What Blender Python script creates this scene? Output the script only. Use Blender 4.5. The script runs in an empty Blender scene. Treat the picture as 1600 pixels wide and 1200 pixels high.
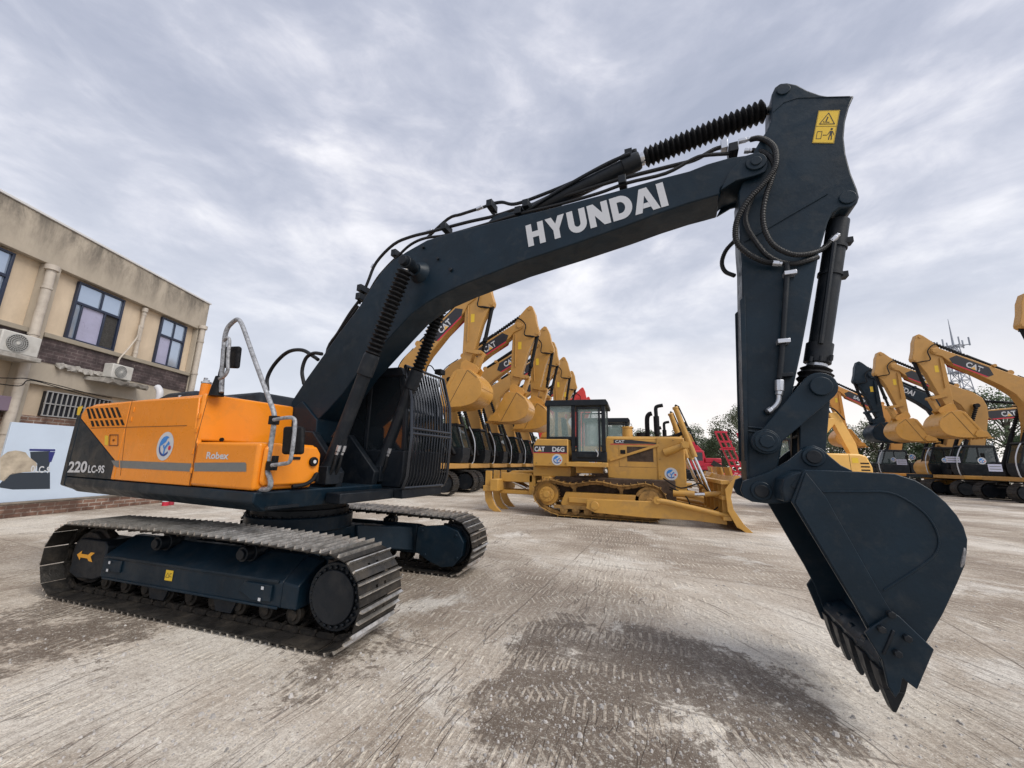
import bpy, bmesh, math, random
from mathutils import Vector, Matrix
random.seed(7)
SC = bpy.context.scene
COL = SC.collection
R = math.radians
# ---------------------------------------------------------------- camera
F, CX, CY, CZ, YAW, PITCH, ROLL = 600.05, 4.3733, -4.4590, 1.6381, -0.30092, 0.19801, 0.02564
_f = Vector((math.sin(YAW)*math.cos(PITCH), math.cos(YAW)*math.cos(PITCH), math.sin(PITCH)))
_r = Vector((math.cos(YAW), -math.sin(YAW), 0)); _u = _r.cross(_f)
CR = _r*math.cos(ROLL) + _u*math.sin(ROLL)
CU = -_r*math.sin(ROLL) + _u*math.cos(ROLL)
CO = Vector((CX, CY, CZ))
cam = bpy.data.objects.new('camera', bpy.data.cameras.new('camera')); COL.objects.link(cam)
m = Matrix((CR, CU, -_f)).transposed().to_4x4(); m.translation = CO
cam.matrix_world = m
cam.data.sensor_width = 36; cam.data.lens = F/1600*36; cam.data.clip_end = 2000; cam.data.clip_start = 0.05
SC.camera = cam
def ray(u, v): return CR*((u-800)/F) + CU*((600-v)/F) + _f
def ground(u, v, z=0.0):
    d = ray(u, v); return CO + d*((z-CO.z)/d.z)
def aty(u, v, y):
    d = ray(u, v); P = CO + d*((y-CO.y)/d.y); return (P.x, P.z)
# ---------------------------------------------------------------- sky, sun, exposure
SUN_AZ, SUN_EL = R(112), R(46)          # azimuth clockwise from +Y
wd = bpy.data.worlds.new('World'); SC.world = wd; wd.use_nodes = True
nt = wd.node_tree; nt.nodes.clear()
class N:
    """small node helper"""
    def __init__(s, tree): s.t = tree
    def n(s, typ, ins=None, **props):
        x = s.t.nodes.new(typ)
        for k, v in props.items(): setattr(x, k, v)
        for k, v in (ins or {}).items():
            if isinstance(v, bpy.types.NodeSocket): s.t.links.new(v, x.inputs[k])
            else: x.inputs[k].default_value = v
        return x
    def math(s, op, a, b=0.0, c=None):
        d = {0: a, 1: b}
        if c is not None: d[2] = c
        return s.n('ShaderNodeMath', d, operation=op).outputs[0]
    def ramp(s, fac, stops, interp='LINEAR'):
        x = s.n('ShaderNodeValToRGB', {0: fac}); cr = x.color_ramp; cr.interpolation = interp
        while len(cr.elements) < len(stops): cr.elements.new(0.5)
        for e, (p, c) in zip(cr.elements, stops):
            e.position = p; e.color = (c, c, c, 1) if isinstance(c, (int, float)) else (*c, 1)
        return x.outputs[0]
    def noise(s, vec, scale, detail=4, rough=.55, dist=0.0):
        return s.n('ShaderNodeTexNoise', {'Vector': vec, 'Scale': scale, 'Detail': detail, 'Roughness': rough, 'Distortion': dist}).outputs[0]
    def mix(s, fac, a, b, blend='MIX'):
        def q(v): return (*v, 1) if isinstance(v, tuple) and len(v) == 3 else v
        x = s.n('ShaderNodeMix', {0: fac, 6: q(a), 7: q(b)}, data_type='RGBA', blend_type=blend)
        return x.outputs[2]
w = N(nt)
gen = w.n('ShaderNodeTexCoord').outputs['Generated']
sep = w.n('ShaderNodeSeparateXYZ', {0: gen})
zc = w.math('ADD', w.math('MAXIMUM', sep.outputs[2], 0.0), 0.42)
kz = w.math('DIVIDE', 1.0, w.math('ADD', w.math('MULTIPLY', w.math('MAXIMUM', sep.outputs[2], 0.0), .55), .45))
cv = w.n('ShaderNodeCombineXYZ', {0: w.math('MULTIPLY', sep.outputs[0], kz), 1: w.math('MULTIPLY', sep.outputs[1], kz), 2: w.math('ADD', w.math('MULTIPLY', sep.outputs[2], 2.6), 8.1)}).outputs[0]
n1 = w.noise(cv, 1.7, 6, .54, .25)
n2 = w.noise(cv, 4.8, 8, .62, .4)
cl = w.math('ADD', w.math('MULTIPLY', n1, .72), w.math('MULTIPLY', n2, .28))
ccol = w.ramp(cl, [(.36, (.245, .268, .335)), (.44, (.285, .305, .372)), (.50, (.335, .352, .415)), (.55, (.41, .42, .475)), (.60, (.50, .503, .54)), (.66, (.60, .595, .62))])
hz = w.ramp(sep.outputs[2], [(0.0, .8), (.2, .6), (.42, .2), (.62, 0.0)])
ccol = w.mix(hz, ccol, (.48, .50, .54))
# the cloud over the low sun side of the horizon is a little warmer
warm = w.n('ShaderNodeVectorMath', {0: gen, 1: (0.30, .95, .12)}, operation='DOT_PRODUCT').outputs['Value']
wf = w.math('MULTIPLY', w.ramp(warm, [(.80, 0), (.98, .9)]), w.ramp(sep.outputs[2], [(0.02, 1), (.30, 0)]))
ccol = w.mix(wf, ccol, (.70, .645, .60))
bg1 = w.n('ShaderNodeBackground', {0: ccol, 1: 1.0})
sky = w.n('ShaderNodeTexSky', sky_type='NISHITA', sun_disc=False, sun_elevation=SUN_EL, sun_rotation=SUN_AZ, air_density=1.0, dust_density=3.0)
bg2 = w.n('ShaderNodeBackground', {0: sky.outputs[0], 1: 0.05})
ms = w.n('ShaderNodeMixShader', {0: .1, 1: bg1.outputs[0], 2: bg2.outputs[0]})
w.n('ShaderNodeOutputWorld', {0: ms.outputs[0]})
sl = bpy.data.lights.new('sun', 'SUN'); sl.energy = 1.4; sl.angle = R(36); sl.color = (1, .95, .88)
so = bpy.data.objects.new('sun', sl); COL.objects.link(so)
sd = Vector((math.sin(SUN_AZ)*math.cos(SUN_EL), math.cos(SUN_AZ)*math.cos(SUN_EL), math.sin(SUN_EL)))
so.rotation_euler = sd.to_track_quat('Z', 'Y').to_euler()
so.location = (0, 0, 30)
SC.view_settings.view_transform = 'Standard'; SC.view_settings.look = 'None'
SC.view_settings.exposure = 0.9; SC.view_settings.gamma = 1
SC.render.resolution_x = 1024; SC.render.resolution_y = 768
# ---------------------------------------------------------------- materials
def mat(name, color, rough=.5, metal=0.0, spec=.5, var=0.0, vscale=6.0, bump=0.0, bscale=40.0, dirt=None, coat=0.0, dscale=3.0, damt=.5):
    M = bpy.data.materials.new(name); M.use_nodes = True
    t = N(M.node_tree); b = M.node_tree.nodes['Principled BSDF']
    oc = t.n('ShaderNodeTexCoord').outputs['Object']
    c = (*color, 1)
    b.inputs['Base Color'].default_value = c
    b.inputs['Roughness'].default_value = rough; b.inputs['Metallic'].default_value = metal
    b.inputs['Specular IOR Level'].default_value = spec
    b.inputs['Coat Weight'].default_value = coat; b.inputs['Coat Roughness'].default_value = .12
    if var > 0 or dirt:
        nz = t.noise(oc, vscale, 5, .6)
        lo = tuple(max(0, x*(1-var)) for x in color); hi = tuple(min(1, x*(1+var)) for x in color)
        col = t.mix(t.ramp(nz, [(.3, 0), (.7, 1)]), lo, hi)
        ro_ = t.mix(t.ramp(t.noise(oc, vscale*1.7, 6, .65, .8), [(.35, 0), (.65, 1)]), (rough*.72,)*3, (min(1, rough*1.3),)*3)
        t.t.links.new(ro_, b.inputs['Roughness'])
        if dirt:
            dm = t.ramp(t.noise(oc, dscale, 7, .68, .3), [(.55-.1*damt, 0), (.74, damt)])
            col = t.mix(dm, col, dirt)
            rr = t.mix(dm, ro_, (min(1, rough+.3),)*3)
            t.t.links.new(rr, b.inputs['Roughness'])
        t.t.links.new(col, b.inputs['Base Color'])
    if bump > 0:
        bn = t.n('ShaderNodeBump', {'Height': t.noise(oc, bscale, 4), 'Strength': bump, 'Distance': .01})
        t.t.links.new(bn.outputs[0], b.inputs['Normal'])
    return M
DARK = mat('dark_blue_paint', (.0045, .0155, .0275), .44, 0, .28, .25, 2.5, .12, 35, (.055, .056, .055), 0, 7, .3)
DARK2 = mat('dark_matt_paint', (.0055, .009, .014), .5, 0, .33, .15, 4, .1, 50, (.07, .065, .06), 0, 4, .3)
BLACK = mat('black_rubber', (.005, .0055, .007), .62, 0, .25, .1, 8)
HOSE = mat('hose_rubber', (.006, .007, .009), .45, 0, .4, .1, 20, .5, 160)
ORANGE = mat('orange_paint', (.80, .255, .012), .3, 0, .38, .06, 2, .02, 30, (.42, .17, .04), .2, 4, .35)
ORLINE = mat('panel_gap', (.16, .05, .008), .7)
GREYBAND = mat('grey_band', (.16, .17, .17), .5, 0, .5, .05)
WHITE = mat('white_decal', (.56, .58, .61), .45)
SILVER = mat('zinc_fitting', (.6, .62, .66), .35, .8)
WRAP = mat('plastic_wrapped_rail', (.27, .28, .30), .42, .1, .6, .55, 26, .6, 50)
YEL = mat('yellow_sticker', (.72, .48, .03), .5)
INK = mat('sticker_ink', (.02, .02, .02), .6)
SHOE = mat('worn_track_steel', (.030, .028, .026), .5, .45, .5, .5, 7, .5, 60, (.105, .088, .068), 0, 3.2, .8)
GROU = mat('polished_grouser_steel', (.66, .64, .60), .34, .9, .5, .35, 8, .3, 60, (.085, .07, .055), 0, 3.5, .95)
SHOED = mat('dark_track_steel', (.030, .028, .027), .6, .35, .5, .5, 7, .5, 60, (.10, .055, .03), 0, 5, .5)
LINK = mat('track_link_steel', (.022, .020, .018), .6, .4, .4, .4, 20, .4, 60, (.10, .08, .06), 0, 14, .7)
GLASSD = mat('dark_glass', (.012, .016, .02), .06, 0, .8)
CAT = mat('tan_yellow_paint', (.47, .25, .062), .42, 0, .5, .08, 1.5, .04, 30, (.33, .20, .08), 0, 2, .35)
CATB = mat('bucket_tan_paint', (.53, .275, .06), .34, 0, .5, .08, 1.5, .04, 30, (.30, .17, .06), 0, 2.5, .4)
DOZ = mat('dozer_tan_paint', (.52, .285, .06), .42, 0, .5, .08, 2, .05, 40, (.26, .165, .08), 0, 3, .55)
DOZD = mat('dozer_dirty_tan', (.36, .205, .06), .55, .1, .5, .25, 6, .2, 40, (.05, .032, .02), 0, 5, .95)
GRIME = mat('greasy_brown_steel', (.07, .045, .03), .7, .1, .4, .5, 5)
CATY = mat('bright_yellow_paint', (.74, .43, .11), .4, 0, .5, .06, 2)
SANYO = mat('deep_orange_paint', (.60, .27, .055), .4, 0, .5, .06, 2)
RED = mat('red_paint', (.50, .018, .045), .4, 0, .5, .08, 2)
BRED = mat('bright_red_paint', (.62, .04, .035), .4)
LOGOBK = mat('logo_black', (.02, .02, .026), .5)
LOGORD = mat('logo_red', (.55, .02, .05), .5)
BLU1 = mat('emblem_blue', (.03, .22, .62), .5); BLU2 = mat('emblem_navy', (.015, .05, .25), .5)
PEARL = mat('placard_white', (.5, .52, .66), .5)
CHROME = mat('chrome_rod', (.75, .76, .78), .16, 1.0)
LENS = mat('lamp_lens', (.8, .8, .82), .1, .3)
AMBER = mat('amber_lens', (.8, .2, .02), .2)
def glass_mat(name, c, al):
    M = bpy.data.materials.new(name); M.use_nodes = True
    b = M.node_tree.nodes['Principled BSDF']; b.inputs['Base Color'].default_value = (*c, 1)
    b.inputs['Roughness'].default_value = .04; b.inputs['Alpha'].default_value = al; b.inputs['Specular IOR Level'].default_value = .8
    return M
GLASS = glass_mat('cab_glass', (.40, .52, .50), .30)
GLASST = glass_mat('tinted_cab_glass', (.03, .045, .045), .8)
# ---------------------------------------------------------------- mesh helpers
class MB:
    def __init__(s, T=None): s.v = []; s.f = []; s.T = T
    def add(s, vs, fs):
        o = len(s.v); s.v += [s.T @ Vector(x) if s.T else Vector(x) for x in vs]; s.f += [[i+o for i in f] for f in fs]; return s
    def box(s, x0, x1, y0, y1, z0, z1):
        vs = [(x, y, z) for z in (z0, z1) for y in (y0, y1) for x in (x0, x1)]
        return s.add(vs, [(0, 2, 3, 1), (4, 5, 7, 6), (0, 1, 5, 4), (2, 6, 7, 3), (0, 4, 6, 2), (1, 3, 7, 5)])
    def prism(s, pts, y0, y1):
        """pts: (x,z) outline, extruded from y0 to y1"""
        n = len(pts); a = sum(pts[i][0]*pts[(i+1) % n][1]-pts[(i+1) % n][0]*pts[i][1] for i in range(n))
        if a < 0: pts = pts[::-1]
        y0, y1 = min(y0, y1), max(y0, y1)
        vs = [(p[0], y0, p[1]) for p in pts] + [(p[0], y1, p[1]) for p in pts]
        fs = [tuple(range(n)), tuple(range(2*n-1, n-1, -1))] + [(i+n, (i+1) % n+n, (i+1) % n, i) for i in range(n)]
        return s.add(vs, fs)
    def loft(s, A, B, caps=True):
        n = len(A); fs = [(i, (i+1) % n, (i+1) % n+n, i+n) for i in range(n)]
        if caps: fs += [tuple(range(n-1, -1, -1)), tuple(range(n, 2*n))]
        return s.add(list(A)+list(B), fs)
    def tube(s, path, r, n=10, cap=True, closed=False):
        P = [Vector(p) for p in path]; rs = r if isinstance(r, (list, tuple)) else [r]*len(P)
        t0 = (P[1]-P[0]).normalized(); ref = Vector((0, 0, 1)) if abs(t0.z) < .9 else Vector((1, 0, 0))
        nn = (ref - t0*ref.dot(t0)).normalized(); vs = []; k = len(P)
        for i in range(k):
            if closed: t = (P[(i+1) % k]-P[i-1]).normalized()
            else:
                t = (P[min(i+1, k-1)]-P[max(i-1, 0)])
                if t.length < 1e-7: t = t0.copy()
                t.normalize()
            nn = (nn - t*nn.dot(t)); nn.normalize(); bb = t.cross(nn)
            for j in range(n):
                a = 2*math.pi*j/n; vs.append(P[i]+(nn*math.cos(a)+bb*math.sin(a))*rs[i])
        fs = [(i*n+j, i*n+(j+1) % n, (i+1)*n+(j+1) % n, (i+1)*n+j) for i in range(k-1) for j in range(n)]
        if closed: fs += [((k-1)*n+j, (k-1)*n+(j+1) % n, (j+1) % n, j) for j in range(n)]
        elif cap: fs += [tuple(range(n-1, -1, -1)), tuple((k-1)*n+j for j in range(n))]
        return s.add(vs, fs)
    def cyl(s, a, b, r, n=20): return s.tube([a, b], r, n)
    def bellows(s, a, b, r0, r1, k, n=18):
        a, b = Vector(a), Vector(b); P = []; rr = []
        for i in range(2*k+1): P.append(a.lerp(b, i/(2*k))); rr.append(r1 if i % 2 else r0)
        return s.tube(P, rr, n)
    def build(s, name, m, parent=None, bevel=0.0, seg=2, smooth=32, kind=None):
        me = bpy.data.meshes.new(name); me.from_pydata([tuple(v) for v in s.v], [], s.f); me.update()
        bm = bmesh.new(); bm.from_mesh(me); bmesh.ops.recalc_face_normals(bm, faces=bm.faces); bm.to_mesh(me); bm.free()
        if smooth: me.shade_smooth(); me.set_sharp_from_angle(angle=R(smooth))
        me.materials.append(m)
        o = bpy.data.objects.new(name, me); COL.objects.link(o)
        if parent: o.parent = parent
        if bevel:
            b = o.modifiers.new('bevel', 'BEVEL'); b.width = bevel; b.segments = seg; b.limit_method = 'ANGLE'; b.angle_limit = R(35)
            b.harden_normals = False
        return o
def multi(b, name, m, parent=None, bevel=0.0, seg=2, smooth=32):
    """every separate piece collected in b becomes a mesh of its own"""
    par = list(range(len(b.v)))
    def fd(i):
        while par[i] != i: par[i] = par[par[i]]; i = par[i]
        return i
    for f in b.f:
        for i in f[1:]: par[fd(i)] = fd(f[0])
    gr = {}
    for k, f in enumerate(b.f): gr.setdefault(fd(f[0]), []).append(k)
    G = []
    for fl in gr.values():
        vs = [b.v[i] for k in fl for i in b.f[k]]
        G.append([fl, [min(v[c] for v in vs)-.001 for c in range(3)], [max(v[c] for v in vs)+.001 for c in range(3)]])
    ch = True
    while ch:
        ch = False
        for i in range(len(G)):
            for j in range(i+1, len(G)):
                if all(G[i][1][c] <= G[j][2][c] and G[j][1][c] <= G[i][2][c] for c in range(3)):
                    G[i] = [G[i][0]+G[j][0], [min(a, c) for a, c in zip(G[i][1], G[j][1])], [max(a, c) for a, c in zip(G[i][2], G[j][2])]]; del G[j]; ch = True; break
            if ch: break
    out = []
    for fl, _, _ in G:
        idx = {}; q = MB()
        for k in fl:
            q.f.append([idx.setdefault(i, len(idx)) for i in b.f[k]])
        q.v = [None]*len(idx)
        for i, k in idx.items(): q.v[k] = b.v[i]
        out.append(q.build(name, m, parent, bevel, seg, smooth))
    return out
def tag(o, label, cat, group=None, kind=None):
    if label: o['label'] = label
    if cat: o['category'] = cat
    if group: o['group'] = group
    if kind: o['kind'] = kind
    return o
def thing(name, label, cat, loc=(0, 0, 0), rz=0.0, group=None):
    o = bpy.data.objects.new(name, None); COL.objects.link(o); o.location = loc; o.rotation_euler = (0, 0, rz); o.empty_display_size = .3
    return tag(o, label, cat, group)
def dup(root, loc=None, rz=None, label=None, group=None, scale=None):
    def cp(o, par):
        c = o.copy(); COL.objects.link(c); c.parent = par
        for ch in list(o.children): cp(ch, c)
        return c
    r = cp(root, None)
    if loc: r.location = loc
    if rz is not None: r.rotation_euler = (0, 0, rz)
    if label: r['label'] = label
    if group: r['group'] = group
    if scale: r.scale = (scale,)*3
    return r
def smooth(pts, k=5):
    P = [Vector(p) for p in pts]; P = [P[0]*2-P[1]] + P + [P[-1]*2-P[-2]]; out = []
    for i in range(1, len(P)-2):
        for j in range(k):
            t = j/k; a, b, c, d = P[i-1:i+3]
            out.append(.5*((2*b)+(c-a)*t+(2*a-5*b+4*c-d)*t*t+(3*b-a-3*c+d)*t**3))
    out.append(P[-2]); return out
FONTS = {}
def letters(name, s, bl, br, tl, m, parent, off=0.0, shear=0.0, nrm=None, depth=.002, space=1.0):
    """raised lettering whose box is spanned by three points (parent's coordinates)"""
    cu = bpy.data.curves.new(name, 'FONT'); cu.body = s; cu.offset = off; cu.shear = shear; cu.space_character = space; cu.resolution_u = 3
    to = bpy.data.objects.new(name, cu); COL.objects.link(to)
    dg = bpy.context.evaluated_depsgraph_get(); me = bpy.data.meshes.new_from_object(to.evaluated_get(dg))
    bpy.data.objects.remove(to)
    xs = [v.co.x for v in me.vertices]; ys = [v.co.y for v in me.vertices]
    x0, x1, y0, y1 = min(xs), max(xs), min(ys), max(ys)
    bl, br, tl = Vector(bl), Vector(br), Vector(tl); X = br-bl; Y = tl-bl; n = X.cross(Y).normalized()
    for v in me.vertices:
        v.co = bl + X*((v.co.x-x0)/(x1-x0)) + Y*((v.co.y-y0)/(y1-y0)) + n*depth
    me.materials.clear(); me.materials.append(m)
    o = bpy.data.objects.new(name, me); COL.objects.link(o); o.parent = parent
    return o
def flat(name, polys, m, parent, n, d=.0015):
    """thin decal polygons in 3D, pushed out along n"""
    b = MB(); n = Vector(n)*d
    for p in polys: b.add([Vector(q)+n for q in p], [tuple(range(len(p)))])
    me = bpy.data.meshes.new(name); me.from_pydata([tuple(v) for v in b.v], [], b.f); me.materials.append(m)
    o = bpy.data.objects.new(name, me); COL.objects.link(o); o.parent = parent; return o
def emblem(parent, c, X, Y, r, d0=.002):
    """round white badge: blue globe swirl, Y shaped figure, red dot"""
    c, X, Y = Vector(c), Vector(X).normalized(), Vector(Y).normalized(); n = X.cross(Y)
    def P(x, y): return c + X*(x*r) + Y*(y*r)
    def arc(a0, a1, ra, k=18, cx=0, cy=0): return [P(cx+ra*math.cos(R(a0+(a1-a0)*i/k)), cy+ra*math.sin(R(a0+(a1-a0)*i/k))) for i in range(k+1)]
    o = flat('badge', [arc(0, 360, 1, 40)[:-1]], WHITE, parent, n, d0)
    ring = [arc(150, 320, .7) + arc(320, 150, .55)]
    flat('badge_ring', ring, BLU2, o, n, d0+.002)
    flat('badge_globe', [arc(60, 190, .7) + [P(-.45, .05), P(-.3, .1), P(-.15, .2), P(.05, .3), P(.15, .5)]], BLU1, o, n, d0+.0025)
    flat('badge_figure', [[P(-.05, -.62), P(.1, -.58), P(.12, -.2), P(.4, .1), P(.5, .05), P(.55, .2), P(.35, .35), P(.25, .2), P(-.05, -.1)], [P(-.25, .05), P(-.05, .08), P(-.08, -.2)]], BLU1, o, n, d0+.003)
    flat('badge_dot', [arc(0, 360, .16, 14, .62, -.12)[:-1]], LOGORD, o, n, d0+.0035)
    return o

def _arc(cx, cy, rx, ry, a0, a1, k=10): return [(cx+rx*math.cos(R(a0+(a1-a0)*i/k)), cy+ry*math.sin(R(a0+(a1-a0)*i/k))) for i in range(k+1)]
GLY = {
 'H': (.92, [[(0, 0), (.3, 0), (.3, .37), (.62, .37), (.62, 0), (.92, 0), (.92, 1), (.62, 1), (.62, .63), (.3, .63), (.3, 1), (0, 1)]]),
 'Y': (1.0, [[(.35, 0), (.65, 0), (.65, .40), (1.0, 1), (.67, 1), (.5, .67), (.33, 1), (0, 1), (.35, .40)]]),
 'U': (.9, [[(0, 1), (0, .38)]+_arc(.45, .38, .45, .40, 180, 360)+[(.9, 1), (.6, 1), (.6, .40)]+_arc(.45, .39, .15, .15, 0, -180)+[(.3, 1)]]),
 'N': (.96, [[(0, 0), (.3, 0), (.3, .48), (.66, 0), (.96, 0), (.96, 1), (.66, 1), (.66, .52), (.3, 1), (0, 1)]]),
 'D': (.94, [[(0, 0), (.3, 0), (.3, 1), (0, 1)], [(.3, 0), (.42, 0)]+_arc(.42, .5, .52, .5, -90, 90, 14)+[(.3, 1), (.3, .74), (.4, .74)]+_arc(.4, .5, .23, .24, 90, -90, 12)+[(.3, .26)]]),
 'A': (1.08, [[(0, 0), (.31, 0), (.54, .69), (.54, 1), (.37, 1)], [(1.08, 0), (.77, 0), (.54, .69), (.54, 1), (.71, 1)], [(.37, .17), (.71, .17), (.64, .37), (.44, .37)]]),
 'I': (.3, [[(0, 0), (.3, 0), (.3, 1), (0, 1)]])}
def block_letters(name, s, bl, br, tl, m, parent, gap=.11):
    bl, br, tl = Vector(bl), Vector(br), Vector(tl); tot = sum(GLY[c][0] for c in s)+gap*(len(s)-1)-.075*sum('A' in (a, c) for a, c in zip(s, s[1:]))
    X = (br-bl)/tot; Y = tl-bl; n = X.cross(Y).normalized(); x = 0; P = []
    for i_, c in enumerate(s):
        if i_ and 'A' in (c, s[i_-1]): x -= .075
        for pg in GLY[c][1]: P.append([bl+X*(x+a)+Y*q for a, q in pg])
        x += GLY[c][0]+gap
    return flat(name, P, m, parent, n, .002)
# ================================================================ ground
def ground_mat():
    M = bpy.data.materials.new('worn_concrete_yard'); M.use_nodes = True
    t = N(M.node_tree); b = M.node_tree.nodes['Principled BSDF']
    oc = t.n('ShaderNodeTexCoord').outputs['Object']
    def polar(cx, cy, fr, fa, off):
        v = t.n('ShaderNodeVectorMath', {0: oc, 1: (-cx, -cy, 0)}, operation='ADD').outputs[0]
        # gentle wobble so the scrapes are not perfect arcs
        wv = t.n('ShaderNodeTexNoise', {'Vector': oc, 'Scale': .35, 'Detail': 2}).outputs[1]
        wv = t.n('ShaderNodeVectorMath', {0: wv, 1: (.9, .9, 0)}, operation='MULTIPLY').outputs[0]
        v = t.n('ShaderNodeVectorMath', {0: v, 1: wv}, operation='ADD').outputs[0]
        s = t.n('ShaderNodeSeparateXYZ', {0: v}); x, y = s.outputs[0], s.outputs[1]
        r = t.math('SQRT', t.math('ADD', t.math('MULTIPLY', x, x), t.math('MULTIPLY', y, y)))
        a = t.math('ARCTAN2', y, x)
        return t.n('ShaderNodeCombineXYZ', {0: t.math('MULTIPLY', r, fr), 1: t.math('MULTIPLY', a, fa), 2: off}).outputs[0]
    def lin(ax, ay, ang, off):
        v = t.n('ShaderNodeMapping', {0: oc, 2: (0, 0, R(ang)), 3: (1, 1, 1)}).outputs[0]
        wv = t.n('ShaderNodeTexNoise', {'Vector': oc, 'Scale': .5, 'Detail': 2}).outputs[1]
        wv = t.n('ShaderNodeVectorMath', {0: wv, 1: (.35, .35, 0)}, operation='MULTIPLY').outputs[0]
        v = t.n('ShaderNodeVectorMath', {0: v, 1: wv}, operation='ADD').outputs[0]
        v = t.n('ShaderNodeVectorMath', {0: v, 1: (ax, ay, 1)}, operation='MULTIPLY').outputs[0]
        return t.n('ShaderNodeVectorMath', {0: v, 1: (off, off, 0)}, operation='ADD').outputs[0]
    s1 = t.noise(lin(15, 1.6, 3, 0), 1.0, 9, .70)                 # scrapes running away from the camera
    s2 = t.noise(polar(.5, -2.5, 17, 4, 5), 1.0, 9, .70)          # long arcs under the bucket
    s3 = t.noise(lin(1.5, 9, 8, 7), 1.0, 9, .68)                  # cross-wise marks farther out
    def mask(cx, cy, r0, r1):
        v = t.n('ShaderNodeVectorMath', {0: oc, 1: (cx, cy, 0)}, operation='DISTANCE').outputs['Value']
        nn = t.math('MULTIPLY', t.math('SUBTRACT', t.noise(oc, .9, 5, .6), .5), 1.8)
        return t.n('ShaderNodeMapRange', {0: t.math('ADD', v, nn), 1: r0, 2: r1, 3: 1.0, 4: 0.0}).outputs[0]
    sx_ = t.n('ShaderNodeSeparateXYZ', {0: oc}); wob = t.math('MULTIPLY', t.math('SUBTRACT', t.noise(oc, .6, 4, .6), .5), 2.4)
    fr_ = t.n('ShaderNodeMapRange', {0: t.math('ADD', sx_.outputs[0], wob), 1: 4.3, 2: 5.4}).outputs[0]
    ff_ = t.n('ShaderNodeMapRange', {0: t.math('ADD', sx_.outputs[1], wob), 1: 1.2, 2: 2.8}).outputs[0]
    st = t.mix(fr_, s1, s2); st = t.mix(t.math('MULTIPLY', ff_, .8), st, s3)
    big = t.noise(oc, .28, 6, .62, .4); med = t.noise(oc, 1.7, 8, .66, .2); fine = t.noise(oc, 24, 5, .7)
    base = t.ramp(big, [(.38, (.215, .170, .132)), (.46, (.325, .275, .225)), (.53, (.445, .395, .34)), (.60, (.56, .525, .475))])
    pale = t.ramp(t.noise(oc, .75, 8, .7, .6), [(.55, 0), (.64, .8)])
    base = t.mix(pale, base, (0.616, 0.592, 0.553))
    base = t.mix(t.ramp(med, [(.3, .55), (.5, 0)]), base, (0.259, 0.220, 0.182))
    base = t.mix(t.ramp(st, [(.39, .34), (.46, 0)]), base, (0.185, 0.146, 0.115))
    base = t.mix(t.ramp(st, [(.54, 0), (.64, .34)]), base, (0.678, 0.634, 0.559))
    def scratch(vec, wd_, msk):
        q = t.math('ABSOLUTE', t.math('SUBTRACT', t.noise(vec, 1.0, 2, .5), .5))
        return t.math('MULTIPLY', t.ramp(q, [(0.0, 1), (wd_, 0)]), msk)
    sc1 = scratch(polar(.5, -2.5, 9, 1.1, 41), .014, t.math('MULTIPLY', fr_, t.ramp(t.noise(oc, .8, 3), [(.42, 0), (.52, 1)])))
    sc2 = scratch(lin(7, .8, 3, 13), .012, t.math('MULTIPLY', t.math('SUBTRACT', 1.0, fr_), t.ramp(t.noise(oc, .9, 3), [(.45, 0), (.55, 1)])))
    scr = t.math('MAXIMUM', sc1, sc2)
    base = t.mix(t.math('MULTIPLY', scr, .75), base, (.12, .095, .08))
    # damp brown patch in the middle of the yard and one beside the track
    g1 = ground(900, 1020); g2 = ground(60, 985); g3 = ground(1220, 1125); g4 = ground(900, 1120); g5 = ground(1030, 1035); g6 = ground(560, 1020)
    damp = None
    for g, a, bb, k in ((g1, .6, 1.0, .85), (g2, .5, 1.7, .7), (g3, .3, .7, .7), (g4, .6, .95, .85), (g5, .5, .9, .9), (g6, .1, 1.0, .6)):
        q = t.math('MULTIPLY', mask(g.x, g.y, a, bb), k)
        damp = q if damp is None else t.math('MAXIMUM', damp, q)
    dn_ = t.math('MULTIPLY', t.math('SUBTRACT', t.noise(oc, 1.9, 10, .78, .6), .5), 3.2)
    df_ = t.math('MULTIPLY', t.math('SUBTRACT', t.noise(oc, 14, 6, .7), .5), 1.1)
    damp = t.ramp(t.math('SUBTRACT', t.math('ADD', t.math('ADD', damp, dn_), df_), t.math('MULTIPLY', t.math('LESS_THAN', damp, .02), 3.0)), [(.42, 0), (.56, .8), (.9, 1)])
    base = t.mix(damp, base, (.115, .090, .070))
    # tread marks: short parallel bars printed in lanes
    def tread(ang, per, lane, off, thr):
        mp = t.n('ShaderNodeMapping', {0: oc, 2: (0, 0, R(ang))}).outputs[0]
        ds = t.n('ShaderNodeTexNoise', {'Vector': oc, 'Scale': .35, 'Detail': 1}).outputs[1]
        ds = t.n('ShaderNodeVectorMath', {0: ds, 1: (.5, .5, 0)}, operation='MULTIPLY').outputs[0]
        mp = t.n('ShaderNodeVectorMath', {0: mp, 1: ds}, operation='ADD').outputs[0]
        s = t.n('ShaderNodeSeparateXYZ', {0: mp})
        bars = t.math('SINE', t.math('MULTIPLY', s.outputs[0], 2*math.pi/per))
        ln = t.math('SINE', t.math('MULTIPLY', s.outputs[1], 2*math.pi/lane))
        pm = t.ramp(t.noise(t.n('ShaderNodeMapping', {0: oc, 1: (off, off, 0), 3: (.8, .8, 1)}).outputs[0], .55, 4, .6), [(thr, 0), (thr+.1, 1)])
        pm = t.math('MULTIPLY', pm, t.ramp(ln, [(.35, 0), (.6, 1)]))
        pm = t.math('MULTIPLY', pm, t.ramp(t.noise(oc, 7, 6, .75), [(.42, .0), (.54, 1)]))
        return t.math('MULTIPLY', t.ramp(bars, [(.45, 0), (.75, 1)]), pm)
    tr = t.math('MAXIMUM', tread(3, .062, .56, 3, .44), tread(-7, .085, .64, 17, .47))
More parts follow.
